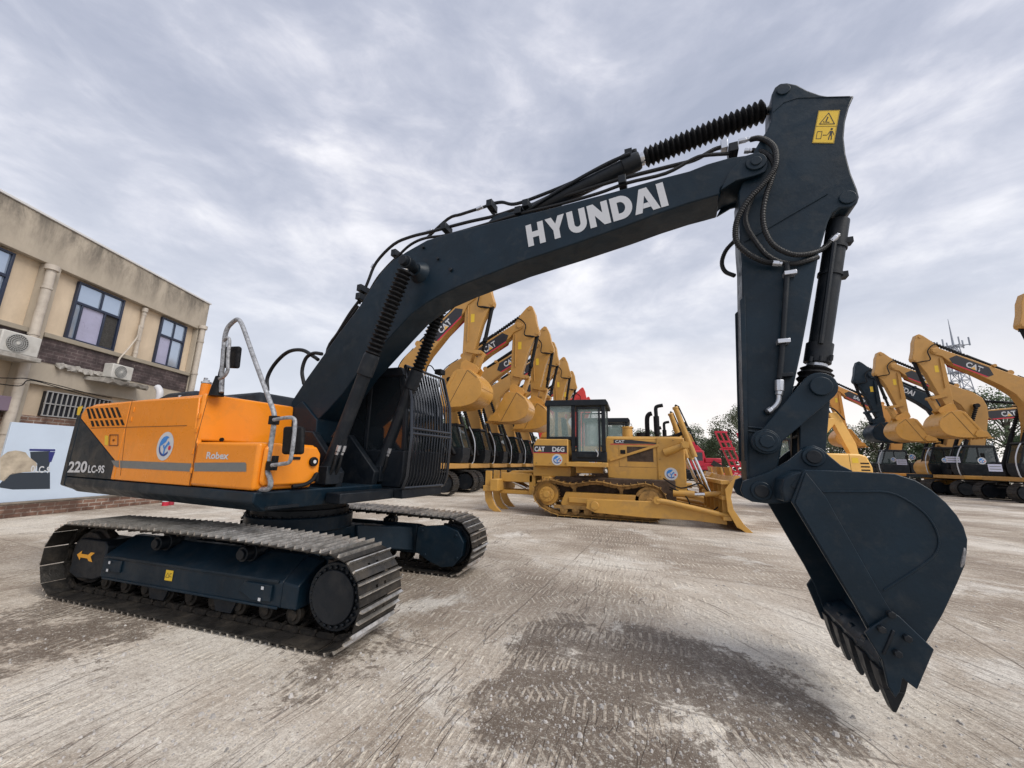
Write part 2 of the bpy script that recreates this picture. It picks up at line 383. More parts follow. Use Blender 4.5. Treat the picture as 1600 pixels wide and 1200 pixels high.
    tr = t.math('MAXIMUM', tr, tread(-32, .07, .6, 31, .52))
    base = t.mix(t.math('MULTIPLY', tr, .55), base, (0.808, 0.744, 0.636))
    base = t.mix(t.math('MULTIPLY', tr, t.math('MULTIPLY', damp, .8)), base, (0.370, 0.317, 0.265))
    trd = t.math('MAXIMUM', tread(4, .062, .56, 3.6, .46), tread(-6, .11, .7, 23, .48))
    base = t.mix(t.math('MULTIPLY', trd, .35), base, (0.185, 0.152, 0.124))
    # white chips of lime and stone trodden into the surface
    vo = t.n('ShaderNodeTexVoronoi', {'Vector': oc, 'Scale': 34, 'Randomness': 1}); vd = vo.outputs['Distance']
    chip = t.math('MULTIPLY', t.ramp(vd, [(.10, 1), (.20, 0)]), t.ramp(t.noise(oc, .9, 6, .75), [(.54, 0), (.64, 1)]))
    base = t.mix(t.math('MULTIPLY', chip, .8), base, (0.808, 0.800, 0.772))
    vo2 = t.n('ShaderNodeTexVoronoi', {'Vector': oc, 'Scale': 13}).outputs['Distance']
    base = t.mix(t.math('MULTIPLY', t.ramp(vo2, [(.06, 1), (.12, 0)]), t.ramp(t.noise(oc, 1.3, 4), [(.5, 0), (.6, .8)])), base, (0.111, 0.085, 0.071))
    base = t.mix(t.ramp(fine, [(.30, .65), (.48, 0)]), base, (0.185, 0.159, 0.135))
    base = t.mix(t.ramp(fine, [(.54, 0), (.72, .55)]), base, (0.808, 0.800, 0.730))
    gr2 = t.noise(oc, 85, 3, .7)
    base = t.mix(t.ramp(gr2, [(.34, .6), (.48, 0)]), base, (0.160, 0.134, 0.118))
    base = t.mix(t.ramp(gr2, [(.56, 0), (.70, .5)]), base, (0.808, 0.800, 0.765))
    # slab joints
    mp = t.n('ShaderNodeMapping', {0: oc, 1: (1.3, .7, 0), 2: (0, 0, R(6))}).outputs[0]
    ds = t.n('ShaderNodeTexNoise', {'Vector': oc, 'Scale': 2.5, 'Detail': 4}).outputs[1]
    ds = t.n('ShaderNodeVectorMath', {0: ds, 1: (.07, .07, 0)}, operation='MULTIPLY').outputs[0]
    mp = t.n('ShaderNodeVectorMath', {0: mp, 1: ds}, operation='ADD').outputs[0]
    br = t.n('ShaderNodeTexBrick', {'Vector': mp, 'Color1': (0, 0, 0, 1), 'Color2': (0, 0, 0, 1), 'Mortar': (1, 1, 1, 1), 'Scale': 1.0, 'Mortar Size': .012, 'Brick Width': 4.4, 'Row Height': 3.6, 'Mortar Smooth': .3}, offset=0.0).outputs[0]
    jf = t.math('MULTIPLY', br, t.ramp(t.noise(oc, 1.1, 4), [(.35, .15), (.6, .75)]))
    base = t.mix(jf, base, (0.160, 0.134, 0.112))
    base = t.mix(1.0, base, (1.13, 1.11, 1.07), 'MULTIPLY')
    t.t.links.new(base, b.inputs['Base Color'])
    rg = t.mix(damp, (.86,)*3, (.62,)*3); t.t.links.new(rg, b.inputs['Roughness']); b.inputs['Specular IOR Level'].default_value = .3
    h = t.math('ADD', t.math('MULTIPLY', st, .9), t.math('MULTIPLY', tr, .35))
    h = t.math('SUBTRACT', h, t.math('MULTIPLY', scr, .5)); h = t.math('ADD', h, t.math('MULTIPLY', fine, .3)); h = t.math('ADD', h, t.math('MULTIPLY', med, .8))
    h = t.math('SUBTRACT', h, t.math('MULTIPLY', jf, .6)); h = t.math('ADD', h, t.math('MULTIPLY', chip, .15))
    bp = t.n('ShaderNodeBump', {'Height': h, 'Strength': .7, 'Distance': .035}); t.t.links.new(bp.outputs[0], b.inputs['Normal'])
    return M
g = MB(); g.add([(-400, -400, 0), (400, -400, 0), (400, 400, 0), (-400, 400, 0)], [(0, 1, 2, 3)])
tag(g.build('ground', ground_mat(), smooth=0), 'worn pale concrete yard with scrapes, tread marks and a damp brown patch', None, kind='structure')
# loose stones
def gravel():
    b = MB(); rnd = random.Random(3)
    shp = []
    for k in range(5):
        me = [(math.cos(a)*rnd.uniform(.6, 1), math.sin(a)*rnd.uniform(.6, 1)) for a in [i*1.2566 for i in range(5)]]
        shp.append(me)
    for i in range(2600):
        if i < 1500:
            cu, cv, su, sv = rnd.choice([(1230, 1120, 130, 50), (700, 1090, 120, 60), (870, 1110, 120, 60), (1010, 1130, 160, 60), (380, 1120, 200, 60), (250, 1020, 220, 60)])
            u, v = rnd.gauss(cu, su), rnd.gauss(cv, sv)
        else: u, v = rnd.uniform(-100, 1700), rnd.uniform(860, 1230)
        if v < 840 or v > 1400: continue
        P = ground(u, v); r = rnd.choice([.004, .006, .006, .009, .013])*(1 if rnd.random() < .96 else 1.9)
        s = rnd.choice(shp); a = rnd.random()*6.28; n = len(s); hgt = r*rnd.uniform(.5, .9)
        ring = [(P.x+r*(x*math.cos(a)-y*math.sin(a)), P.y+r*(x*math.sin(a)+y*math.cos(a))) for x, y in s]
        vs = [(x, y, -.001) for x, y in ring] + [(P.x+(x-P.x)*.6, P.y+(y-P.y)*.6, hgt) for x, y in ring]
        b.add(vs, [(j, (j+1) % n, (j+1) % n+n, j+n) for j in range(n)] + [tuple(range(n, 2*n))])
    return b
ST = mat('loose_stone', (.42, .40, .38), .85, 0, .3, .45, 9)
tag(gravel().build('gravel', ST, smooth=0), 'loose stones and crumbs scattered over the concrete', None, kind='stuff')
# ================================================================ MAIN EXCAVATOR (front facing right, turned 6 degrees)
PSI = R(-6); CP, SP = math.cos(PSI), math.sin(PSI)
EX = thing('excavator', 'large dark blue and orange excavator in the foreground with its boom raised and bucket lowered', 'excavator', (0, 0, 0), PSI)
def S(u, v, o):
    """photo point on a plane parallel to the machine's boom, o metres to its right -> (x, z) of the machine's frame"""
    d = ray(u, v); nx, ny = SP, -CP
    t = (o - (CO.x*nx+CO.y*ny))/(d.x*nx+d.y*ny); P = CO+d*t
    return (P.x*CP+P.y*SP, P.z)
def L(u, v, o):
    x, z = S(u, v, o); return Vector((x, -o, z))
def SL(pts, o): return [S(u, v, o) for u, v in pts]
def offs(pl, d):  # crude outline inset/outset about centroid direction
    cx = sum(p[0] for p in pl)/len(pl); cz = sum(p[1] for p in pl)/len(pl)
    return [(cx+(x-cx)*d, cz+(z-cz)*d) for x, z in pl]
# ---- boom
BO = .2
boom_out = [(452, 668), (455, 628), (480, 590), (500, 562), (530, 520), (560, 481), (578, 452), (597, 424), (614, 407), (635, 393), (667, 375), (710, 362), (780, 345), (847, 329), (960, 299),
            (1030, 279), (1077, 267), (1105, 256), (1140, 246), (1168, 242), (1185, 240), (1196, 247), (1199, 257), (1195, 266), (1185, 271), (1160, 277), (1135, 286), (1126, 294), (1125, 303), (1105, 309), (1077, 317),
            (1030, 333), (980, 352), (900, 380), (810, 410), (722, 445), (685, 462), (665, 474), (642, 491), (617, 518), (590, 548), (560, 581), (535, 615), (510, 643), (497, 655), (490, 690), (470, 712), (452, 705)]
pl = SL(boom_out, BO)
bm_ = MB().prism(pl, -BO, BO).build('boom', DARK, EX, .012)
# doubled tip and foot plates, weld collars
b = MB()
tip = SL([(1126, 297), (1140, 268), (1165, 243), (1185, 237), (1199, 246), (1201, 258), (1196, 268), (1180, 274), (1150, 282)], BO+.03)
for s in (-1, 1): b.prism(tip, s*(BO+.001), s*(BO+.03))
pc = L(1181, 254, BO+.03)
b.cyl((pc.x, -(BO+.05), pc.z), (pc.x, BO+.05, pc.z), .085, 28); b.cyl((pc.x, -(BO+.06), pc.z), (pc.x, BO+.06, pc.z), .045, 20)
multi(b, 'boom_tip_plate', DARK, bm_, .006)
# tip cross tube seen from below

b = MB()
foot = SL([(455, 640), (472, 627), (495, 656), (493, 690), (470, 715), (452, 700)], BO+.025)
for s in (-1, 1): b.prism(foot, s*(BO+.001), s*(BO+.025))
multi(b, 'boom_foot_plate', DARK, bm_, .006)
# studs on the boom side
b = MB()
for u, v, r in ((662, 387, .018), (685, 405, .018), (705, 422, .024)):
    p_ = L(u, v, BO); b.cyl(p_, p_+Vector((0, -.03, 0)), r, 12)
multi(b, 'stud', DARK2, bm_, .003)
# lettering
block_letters('lettering', 'HYUNDAI', L(826, 386, BO+.001), L(1045, 321, BO+.001), L(821, 353, BO+.001), WHITE, bm_)
# boom foot pin and brackets
q = S(474, 690, BO)
MB().cyl((q[0], -.32, q[1]), (q[0], .32, q[1]), .09, 24).build('boom_foot_pin', DARK2, EX, .004)
# ---- boom cylinders
bt = S(637, 412, .45)
MB().cyl((bt[0], -.56, bt[1]), (bt[0], .56, bt[1]), .06, 22).build('boom_cylinder_pin', DARK2, bm_, .004)
b = MB()
for s in (-1, 1): b.tube([(bt[0], s*(BO), bt[1]), (bt[0], s*(BO+.02), bt[1]), (bt[0], s*(BO+.10), bt[1])], [.15, .14, .085], 24)
multi(b, 'pin_boss', DARK, bm_)
base = S(512, 735, .45)
for s in (1, -1):
    o = .45*s
    A = Vector((bt[0], -o, bt[1])); Z = Vector((base[0], -o, base[1])); d = (Z-A).normalized(); ln = (Z-A).length
    ct = S(588, 556, .45); k = (Vector((ct[0], -o, ct[1]))-A).length
    cy = MB(); H = A+d*k
    cy.tube([H, H+d*.03, H+d*.04, H+d*.27, H+d*.28, Z-d*.12, Z], [.088, .095, .097, .097, .082, .082, .1], 28)
    cyo = cy.build('boom_cylinder', DARK2, EX, 0)
    MB().tube([A-d*.02, A+d*.2], .05, 18).build('rod', CHROME, cyo)
    MB().cyl(A+Vector((0, .055, 0)), A-Vector((0, .055, 0)), .085, 26).build('rod_eye', DARK2, cyo, .006)
    MB().bellows(A+d*.09, H+d*.01, .064, .098, 20, 20).build('bellows', BLACK, cyo, smooth=0)
    e = MB()
    e.tube([H+d*.30+Vector((.02, .02, .085)), Z-d*.35+Vector((.02, .0, .085))], .018, 8)
    e.box(Z.x-.1, Z.x+.1, Z.y-.1, Z.y+.1, Z.z-.16, Z.z+.05)
    e.build('cylinder_base', DARK2, cyo, .008)
    e = MB()
    for k2 in (-.04, .04):
        P0 = Z + Vector((.16, k2, .42)); e.tube(smooth([P0+Vector((-.10, 0, -.02)), P0+Vector((-.02, 0, .06)), P0+Vector((.04, 0, 0)), P0+Vector((.03, 0, -.12))]), .016, 8)
    multi(e, 'pipe', DARK2, cyo)
    e = MB()
    for k2 in (-.04, .04): P0 = Z+Vector((.19, k2, .30)); e.cyl(P0, P0-Vector((.02, 0, .07)), .026, 6); e.cyl(P0-Vector((.025, 0, .08)), P0-Vector((.035, 0, .11)), .021, 6)
    multi(e, 'fitting', SILVER, cyo)
    e = MB()
    for k2 in (-.04, .04): P0 = Z+Vector((.155, k2, .19)); e.tube(smooth([P0, P0+Vector((-.03, 0, -.15)), P0+Vector((-.12, 0, -.32))]), .02, 8)
    multi(e, 'hose', HOSE, cyo)
# ---- arm
AO = .165
arm_out = [(1206, 172), (1206, 147), (1211, 136), (1219, 130), (1230, 129), (1245, 132), (1262, 141), (1282, 148), (1300, 151), (1335, 149), (1327, 167), (1321, 190), (1319, 214), (1322, 240), (1330, 270), (1340, 295),
           (1343, 307), (1340, 317), (1330, 324), (1312, 325), (1301, 332), (1294, 346), (1280, 395), (1265, 480), (1252, 550), (1240, 605), (1229, 660), (1216, 727), (1206, 762), (1196, 779), (1183, 783), (1172, 775),
           (1167, 745), (1165, 670), (1162, 600), (1160, 480), (1159, 410), (1156, 372), (1154, 300), (1160, 284), (1178, 236), (1190, 215), (1199, 203), (1205, 188)]
arm = MB().prism(SL(arm_out, AO), -AO, AO).build('arm', DARK, EX, .012)
b = MB()
up = SL([(1154, 300), (1156, 372), (1161, 383), (1290, 300), (1318, 295), (1335, 300), (1343, 307), (1340, 317), (1330, 324), (1312, 325), (1301, 332)], AO)
rib = [L(1163, 378, AO+.002), L(1292, 303, AO+.002)]
b.tube(rib, .009, 6)
b.tube([L(1208, 175, AO+.001), L(1225, 160, AO+.001), L(1247, 153, AO+.001), L(1328, 151, AO+.001)], .005, 6)
multi(b, 'weld_seam', DARK, arm)
# arm front edge strips (raised flange)
b = MB()
for s in (-1, 1): b.prism(SL([(1156, 470), (1164, 462), (1170, 720), (1163, 720)], AO), s*(AO+.001), s*(AO+.014))
multi(b, 'edge_flange', DARK, arm, .004)
b = MB()
for (u, v, r, o) in ((1224, 141, .055, AO), (1324, 309, .06, AO)):
    p_ = L(u, v, o); b.cyl((p_.x, -(o+.015), p_.z), (p_.x, o+.015, p_.z), r, 26)
multi(b, 'pin', DARK, arm, .004)
b = MB()
p1 = L(1169, 667, AO+.008); p2 = L(1212, 672, AO+.008); b.tube([p1, p2], .011, 8)
p1 = L(1169, 673, AO+.008); p2 = L(1208, 679, AO+.008); b.tube([p1, p2], .011, 8)
p1 = L(1166, 675, AO+.008); p2 = L(1169, 745, AO+.008); b.tube([p1, p2], .008, 8)
multi(b, 'weld_bead', DARK, arm)
# yellow warning sticker with its pictograms
SO = AO+.002
q = [L(1279, 173, SO), L(1312.5, 172, SO), L(1303, 224, SO), L(1269, 223.5, SO)]
def qp(x, y):  # sticker coordinates, 0..1 right and down
    return q[0].lerp(q[1], x).lerp(q[3].lerp(q[2], x), y)
nS = Vector((0, -1, 0))
stk = flat('warning_sticker', [q], YEL, arm, nS, .001)
def ln(a, bb, wd_):
    a, bb = Vector(a), Vector(bb); d = (bb-a).normalized(); n = Vector((-d.y, d.x))*wd_; n.x *= 1.55
    return [qp(*(a+n)), qp(*(bb+n)), qp(*(bb-n)), qp(*(a-n))]
ink = [ln((.5, .08), (.17, .42), .012), ln((.5, .08), (.86, .42), .012), ln((.15, .42), (.88, .42), .012), ln((.03, .49), (.97, .49), .006),
       ln((.14, .65), (.36, .65), .009), ln((.36, .65), (.36, .87), .009), ln((.36, .87), (.14, .87), .009), ln((.14, .87), (.14, .65), .009), ln((.42, .76), (.62, .76), .011),
       ln((.5, .2), (.45, .34), .02), ln((.4, .36), (.62, .37), .012), ln((.33, .33), (.37, .38), .012),
       ln((.78, .63), (.78, .78), .035), ln((.73, .78), (.72, .9), .016), ln((.83, .78), (.84, .9), .016), ln((.72, .64), (.64, .75), .012), ln((.84, .64), (.92, .75), .012),
       [qp(.78+.055*math.cos(a), .575+.035*math.sin(a)) for a in [i*.785 for i in range(8)]]]
ink += [ln((.02, .015), (.98, .015), .004), ln((.02, .985), (.98, .985), .004), ln((.025, .01), (.025, .99), .004), ln((.975, .01), (.975, .99), .004)]
flat('pictogram', ink, INK, stk, nS, .0022)
# arm side pipe and fittings
b = MB(); po = AO+.045
b.tube([L(1229, 412, po), L(1230, 425, po), L(1229, 440, po), L(1223, 535, po), L(1218, 592, po)], .022, 12)
b.build('arm_pipe', DARK2, arm)
b = MB()
for u, v in ((1233, 431), (1223, 536)):
    p_ = L(u, v, AO); b.box(p_.x-.05, p_.x+.04, -(po+.035), -AO-.001, p_.z-.018, p_.z+.018)
b.tube([L(1218, 594, po), L(1218, 611, po)], .034, 8); b.tube([L(1218, 611, po), L(1217, 617, po)], .028, 6)
b.tube(smooth([L(1217, 617, po), L(1216.5, 626, po), L(1212, 634, po), L(1205, 640, po)]), .02, 10); b.tube([L(1206, 639, po), L(1200, 643, po)], .026, 6)
multi(b, 'fitting', SILVER, arm, .003)
b = MB(); p_ = L(1230, 587, AO); b.box(p_.x-.06, p_.x+.03, -(po+.02), -AO-.001, p_.z-.018, p_.z+.012)
b.tube([L(1199, 643.5, po), L(1196, 645, po)], .026, 8); multi(b, 'clamp', DARK2, arm, .003)
# ---- arm cylinder on top of the boom
a0 = L(838, 327, 0); a1 = L(1000, 250, 0); q_ = S(1224, 141, AO); a2 = Vector((q_[0], 0, q_[1]))
d = (a1-a0).normalized(); a1 = a0+d*(a1-a0).length
z0 = L(795, 345, 0)
ac = MB(); ac.tube([z0, a0, a1-d*.2, a1-d*.19, a1-d*.03, a1], [.085, .088, .088, .102, .102, .09], 30)
aco = ac.build('arm_cylinder', DARK2, EX)
d2 = (a2-a1).normalized()
MB().tube([a1, a2], .052, 18).build('rod', CHROME, aco)
a3 = a2-d2*.13
MB().tube([a1, a1+d2*.04], .07, 20).build('clip_band', SILVER, aco)
MB().bellows(a1+d2*.05, a3, .072, .112, 22, 22).build('bellows', BLACK, aco, smooth=0)
MB().cyl(a2+Vector((0, .07, 0)), a2-Vector((0, .07, 0)), .075, 26).build('rod_eye', DARK2, aco, .005)
b = MB(); b.tube(smooth([L(800, 345, .1), L(850, 312, .1), L(900, 282, .1), L(950, 255, .1), L(985, 240, .1)]), .02, 8)
b.tube(smooth([L(770, 318, -.02), L(785, 316, -.02), L(803, 319, -.02), L(835, 309, -.02), L(910, 278, -.02), L(985, 238, -.02), L(992, 238, -.02)]), .021, 8)
b.box(a1.x-.16, a1.x-.08, -.05, .05, a1.z+.04, a1.z+.15)
b.build('cylinder_pipe', DARK2, aco)
# bracket that carries the arm cylinder
b = MB()
br_ = SL([(760, 352), (772, 340), (790, 333), (812, 334), (838, 333)], .1)
for s in (-1, 1): b.prism(br_, s*.09, s*.12)
multi(b, 'cylinder_bracket', DARK, bm_, .005)
# ---- bucket cylinder, in front of the arm
t0 = L(1323, 312, 0); t1 = L(1280, 545, 0); t2 = L(1282, 604, 0)
q_ = S(1324, 309, AO); t0 = Vector((q_[0], 0, q_[1])); q_ = S(1282, 604, .28); t2 = Vector((q_[0], 0, q_[1])); d = (t1-t0).normalized(); ll = (t1-t0).length
bc = MB(); bc.tube([t0+d*.12, t0+d*.3, t1-d*.04, t1-d*.04, t1+d*.13, t1+d*.14], [.082, .082, .082, .098, .098, .06], 30)
bco = bc.build('bucket_cylinder', DARK2, EX)
MB().cyl(t0+Vector((0, .09, 0)), t0-Vector((0, .09, 0)), .085, 26).build('cylinder_eye', DARK2, bco, .006)
e = t1+d*.14
MB().tube([e, e+d*.04], .075, 20).build('clip_band', SILVER, bco)
bl_ = [(.0, .07), (.03, .115), (.05, .10), (.08, .13), (.11, .112), (.14, .132), (.17, .11), (.20, .12), (.23, .08), (.27, .07)]
MB().tube([e+d*(.02+x*.9) for x, r in bl_], [r for x, r in bl_], 24).build('bellows', BLACK, bco, smooth=0)
MB().tube([e, t2], .05, 18).build('rod', CHROME, bco)
b = MB(); b.tube([t0+d*.38+Vector((-.03, -.1, 0)), t1-d*.02+Vector((-.02, -.1, 0))], .02, 8)
for kk in (.36, .62): P0 = t0+d*kk; b.tube([P0, P0+d*.03], .093, 24)
P0 = t0+d*.34; b.box(P0.x+.05, P0.x+.12, -.04, .04, P0.z-.02, P0.z+.03)
P0 = t0+d*.66; b.box(P0.x+.05, P0.x+.12, -.04, .04, P0.z-.02, P0.z+.03)
for sx in (-.07, .0, .07): P0 = t1+d*.09+Vector((sx, -.095, 0)); b.cyl(P0, P0+d*.045, .014, 8)
b.build('cylinder_pipe', DARK2, bco)
# ---- links
j = S(1282, 604, .28); k1 = S(1197, 690, .28); ear = S(1270, 714, .16)
def bar2(b, p0, p1, r0, r1, y0, y1, n=10):
    """link plate with rounded ends"""
    a = math.atan2(p1[1]-p0[1], p1[0]-p0[0]); pts = []
    for i in range(n+1): t_ = a+math.pi/2+math.pi*i/n; pts.append((p0[0]+r0*math.cos(t_), p0[1]+r0*math.sin(t_)))
    for i in range(n+1): t_ = a-math.pi/2+math.pi*i/n; pts.append((p1[0]+r1*math.cos(t_), p1[1]+r1*math.sin(t_)))
    b.prism(pts, y0, y1)
for s in (-1, 1):
    b = MB(); bar2(b, k1, j, .075, .115, s*.225, s*.28)
    for P0, r in ((j, .075), (k1, .085)): b.cyl((P0[0], s*.19, P0[1]), (P0[0], s*.31, P0[1]), r, 26)
    b.cyl((k1[0], s*.17, k1[1]), (k1[0], s*.29, k1[1]), .1, 26); b.cyl((k1[0], s*.29, k1[1]), (k1[0], s*.325, k1[1]), .055, 8)
    b.build('idler_link', DARK, EX, .006)
b = MB(); bar2(b, j, ear, .105, .085, -.15, -.075); bar2(b, j, ear, .105, .085, .075, .15)
b.prism([(j[0]-.07, j[1]-.18), (j[0]+.07, j[1]-.18), (ear[0]+.06, ear[1]+.16), (ear[0]-.07, ear[1]+.16)], -.13, .13)
b.cyl((j[0], -.22, j[1]), (j[0], .22, j[1]), .09, 24)
b.build('bucket_link', DARK, EX, .008)
# ---- bucket
W = .54
bk_out = [(1255, 734), (1295, 735), (1340, 737), (1395, 740), (1427, 750), (1452, 765), (1475, 785), (1492, 805), (1502, 822), (1508, 842), (1507, 860), (1504, 882), (1492, 910), (1470, 957), (1443, 1003), (1420, 1046)]
mouth = [(1386, 1062), (1355, 985), (1333, 944), (1303, 895), (1276, 850), (1235, 783)]
side = SL(bk_out + mouth, W)
# shell: bent plate with thickness following the outline
shell = SL([(1236, 760)] + bk_out, W)
def inset(pts, d):
    out = []
    for i in range(len(pts)):
        a = Vector(pts[max(0, i-1)]); c = Vector(pts[min(len(pts)-1, i+1)]); t_ = (c-a).normalized(); out.append((pts[i][0]+t_[1]*d, pts[i][1]-t_[0]*d))
    return out
ins = inset(shell, .03)
bk = MB().prism(shell+ins[::-1], -W+.004, W-.004).build('bucket', DARK, EX, .003)
for s in (-1, 1): MB().prism(side, s*(W-.003), s*(W+.026)).build('side_plate', DARK, bk, .006)
# doubler along the rear of the side plates (raised edge seen as a curved line) and along the mouth
for s in (-1, 1):
    b = MB(); y0, y1 = s*(W+.027), s*(W+.039)
    inner = SL([(1283, 768), (1340, 768), (1385, 769), (1420, 785), (1447, 808), (1462, 838), (1458, 862), (1436, 882), (1378, 920)], W)
    outer = SL([(1262, 738), (1340, 741), (1394, 744), (1424, 754), (1449, 769), (1471, 789), (1487, 808), (1500, 842), (1497, 870), (1478, 915), (1446, 975), (1419, 1020)], W)
    # mouth reinforcement strip
    b.prism(SL([(1257, 738), (1287, 775), (1370, 922), (1420, 1005), (1391, 1070), (1357, 982), (1305, 895), (1240, 785)], W), y0, y1)
    b.build('mouth_plate', DARK, bk, .004)
    b = MB(); pth = [L(u, v, 0) for u, v in []]
    seam = [Vector((x, -s*(W+.027), z)) for x, z in inner]
    b.tube(smooth(seam, 3), .007, 6); b.build('weld_bead', DARK, bk)
b = MB(); b.tube([L(1506, 852, W+.02), L(1506.5, 862, W+.02), L(1503, 880, W+.02), L(1500, 889, W+.02)], [.004, .012, .013, .004], 6)
b.build('worn_edge', mat('scraped_bare_steel', (.30, .30, .31), .5, .6, .5, .5, 30, 0, 30, (.05, .05, .06), 0, 30, .8), bk, smooth=0)
# top box (ears) on the bucket
ear_out = [(1157, 766), (1161, 752), (1175, 747), (1202, 737), (1232, 720), (1249, 706), (1262, 697), (1272, 696), (1284, 701), (1297, 713), (1314, 727), (1333, 736), (1300, 745), (1260, 770), (1232, 786), (1200, 787), (1175, 784), (1163, 778)]
for s in (-1, 1):
    b = MB(); b.prism(SL(ear_out, .24), s*.20, s*.245)
    for u, v, r in ((1189, 767, .075), (1270, 714, .075)):
        P0 = S(u, v, .24); b.cyl((P0[0], s*.19, P0[1]), (P0[0], s*.265, P0[1]), r, 26)
    b.build('bucket_ear', DARK, bk, .006)
b = MB()
for u, v, r in ((1189, 767, .05), (1270, 714, .05)):
    P0 = S(u, v, .24); b.cyl((P0[0], -.28, P0[1]), (P0[0], .28, P0[1]), r, 22)
multi(b, 'bucket_pin', DARK2, bk, .004)
# rolled top beam between the ears and the sides
tb = SL([(1226, 785), (1222, 764), (1226, 748), (1240, 740), (1258, 735), (1275, 740), (1262, 760), (1240, 783)], W)
MB().prism(tb, -W+.01, W-.01).build('top_beam', DARK, bk, .012)
# lip plate, adapters and teeth
lip = SL([(1420, 1046), (1411, 1058), (1387, 1060), (1374, 1036), (1383, 1026), (1412, 1020)], W)
MB().prism(lip, -W+.006, W-.006).build('lip_plate', DARK, bk, .004)
tt = S(1399, 1113, .5); rt = S(1390, 1048, .5); dt = Vector((tt[0]-rt[0], 0, tt[1]-rt[1])).normalized(); nt_ = Vector((-dt.z, 0, dt.x))
if nt_.x > 0: nt_ = -nt_      # towards the mouth side
T0 = Vector((tt[0], 0, tt[1]))
for i in range(5):
    y = -.47+i*.235
    Tp = T0+Vector((0, y, 0)); b = MB()
    def ring(k, w_, f, r_): c = Tp-dt*k; return [c+Vector((0, -w_, 0))+nt_*f, c+Vector((0, w_, 0))+nt_*f, c+Vector((0, w_, 0))-nt_*r_, c+Vector((0, -w_, 0))-nt_*r_]
    r0, r1, r2, r3, r4 = ring(0, .036, .014, .004), ring(.13, .056, .05, .056), ring(.24, .066, .068, .085), ring(.241, .05, .05, .07), ring(.33, .036, .03, .02)
    b.loft(r0, r1); b.loft(r1, r2)
    to_ = b.build('tooth', DARK2, bk, .005)
    b = MB(); b.loft(r3, r4); b.build('adapter', DARK, bk, .006)
# side cutters with bolts
for s in (-1, 1):
    b = MB()
    if s < 0: cut = SL([(1345, 983), (1357, 972), (1378, 958), (1388, 952), (1397, 957), (1450, 1008), (1424, 1069), (1412, 1060), (1402, 1052), (1398, 1072), (1391, 1082), (1380, 1064), (1371, 1025)], W)
    else: cut = [S(u, v, -W) for u, v in ((1272, 903), (1263, 916), (1286, 970), (1291, 972), (1295, 965), (1297, 951), (1308, 960), (1316, 945))]
    b.prism(cut, s*(W+.04), s*(W+.068)); b.build('side_cutter', DARK, bk, .006)
b = MB()
for u, v in ((1391, 959), (1376, 982), (1416, 996), (1401, 1020), (1342, 1002)):
    P0 = L(u, v, W+.07); b.cyl(P0+Vector((0, .01, 0)), P0-Vector((0, .028, 0)), .022, 6)
b.tube([L(1396, 985, W+.07), L(1388, 1005, W+.07), L(1380, 1022, W+.07)], .010, 6)
multi(b, 'bolt', DARK2, bk, .003)
# ---- hoses along boom and arm
hoses = [
 ([(561, 475), (575, 440), (588, 410), (615, 382), (642, 370), (670, 363), (700, 355), (735, 346), (775, 337), (822, 322), (885, 306), (965, 281), (1047, 260), (1085, 250), (1115, 234), (1132, 229)], .05, .021),
 ([(561, 487), (585, 442), (602, 420), (622, 400), (642, 382), (665, 372), (700, 367), (760, 350), (810, 335), (872, 320), (935, 302), (980, 286), (1040, 271), (1080, 250), (1100, 243), (1140, 240)], .12, .018),
 ([(667, 372), (700, 342), (720, 335), (745, 327), (760, 322), (772, 316)], -.06, .02),
 ([(470, 645), (488, 615), (505, 590), (512, 545), (528, 520), (545, 492), (561, 470)], .1, .02),
 ([(460, 655), (478, 628), (494, 600), (520, 555), (552, 503), (563, 484)], .16, .016),
 ([(455, 640), (480, 605), (500, 570), (530, 520), (560, 478)], -.1, .02)]
for pts, o, r in hoses:
    MB().tube(smooth([L(u, v, o) for u, v in pts], 4), r, 10).build('hose', HOSE, EX)
def armored(pts3, r):
    P = smooth(pts3, 14); rr = [r*(1.0 if i % 2 else .84) for i in range(len(P))]
    return MB().tube(P, rr, 10).build('armoured_hose', HOSE, EX, smooth=0)
armored([L(1173, 218, .12), L(1185, 216, .16), L(1200, 221, .2), L(1211, 234, .24), L(1212, 258, .27), L(1202, 276, .28), L(1188, 293, .28), L(1170, 312, .28), L(1155, 336, .27), L(1149, 358, .26), L(1152, 380, .25), L(1170, 397, .24), L(1192, 408, .23), L(1208, 411, .22)], .026)
armored([L(1175, 235, .1), L(1190, 237, .16), L(1204, 246, .22), L(1210, 262, .25), L(1204, 285, .26), L(1197, 305, .26), L(1192, 335, .26), L(1196, 362, .26), L(1210, 384, .26), L(1236, 397, .25), L(1262, 397, .2), L(1285, 389, .12), L(1300, 376, .08)], .024)
MB().tube(smooth([L(1178, 300, .2), L(1165, 345, .2), L(1190, 390, .2), L(1215, 408, .2), L(1240, 412, .2), L(1262, 407, .18), L(1278, 402, .15)], 6), .022, 8).build('hose', HOSE, EX)
armored([L(1147, 377, -.1), L(1134, 392, -.12), L(1128, 410, -.13), L(1133, 424, -.12), L(1148, 431, -.08)], .022)
b = MB()
for u, v, du, dv, o in ((1154, 221.5, 12, -3, .1), (1163, 236, 8, 0, .12), (1207, 411, 10, 1, .22), (1298, 378, 8, -8, .08)):
    b.tube([L(u, v, o), L(u+du, v+dv, o)], .028, 6); b.tube([L(u+du, v+dv, o), L(u+du*1.5, v+dv*1.5, o)], .022, 6)
b.box(*[c for c in (L(1131, 228, .05).x-.03, L(1131, 228, .05).x+.03, -.1, .0, L(1131, 228, .05).z-.06, L(1131, 228, .05).z+.04)])
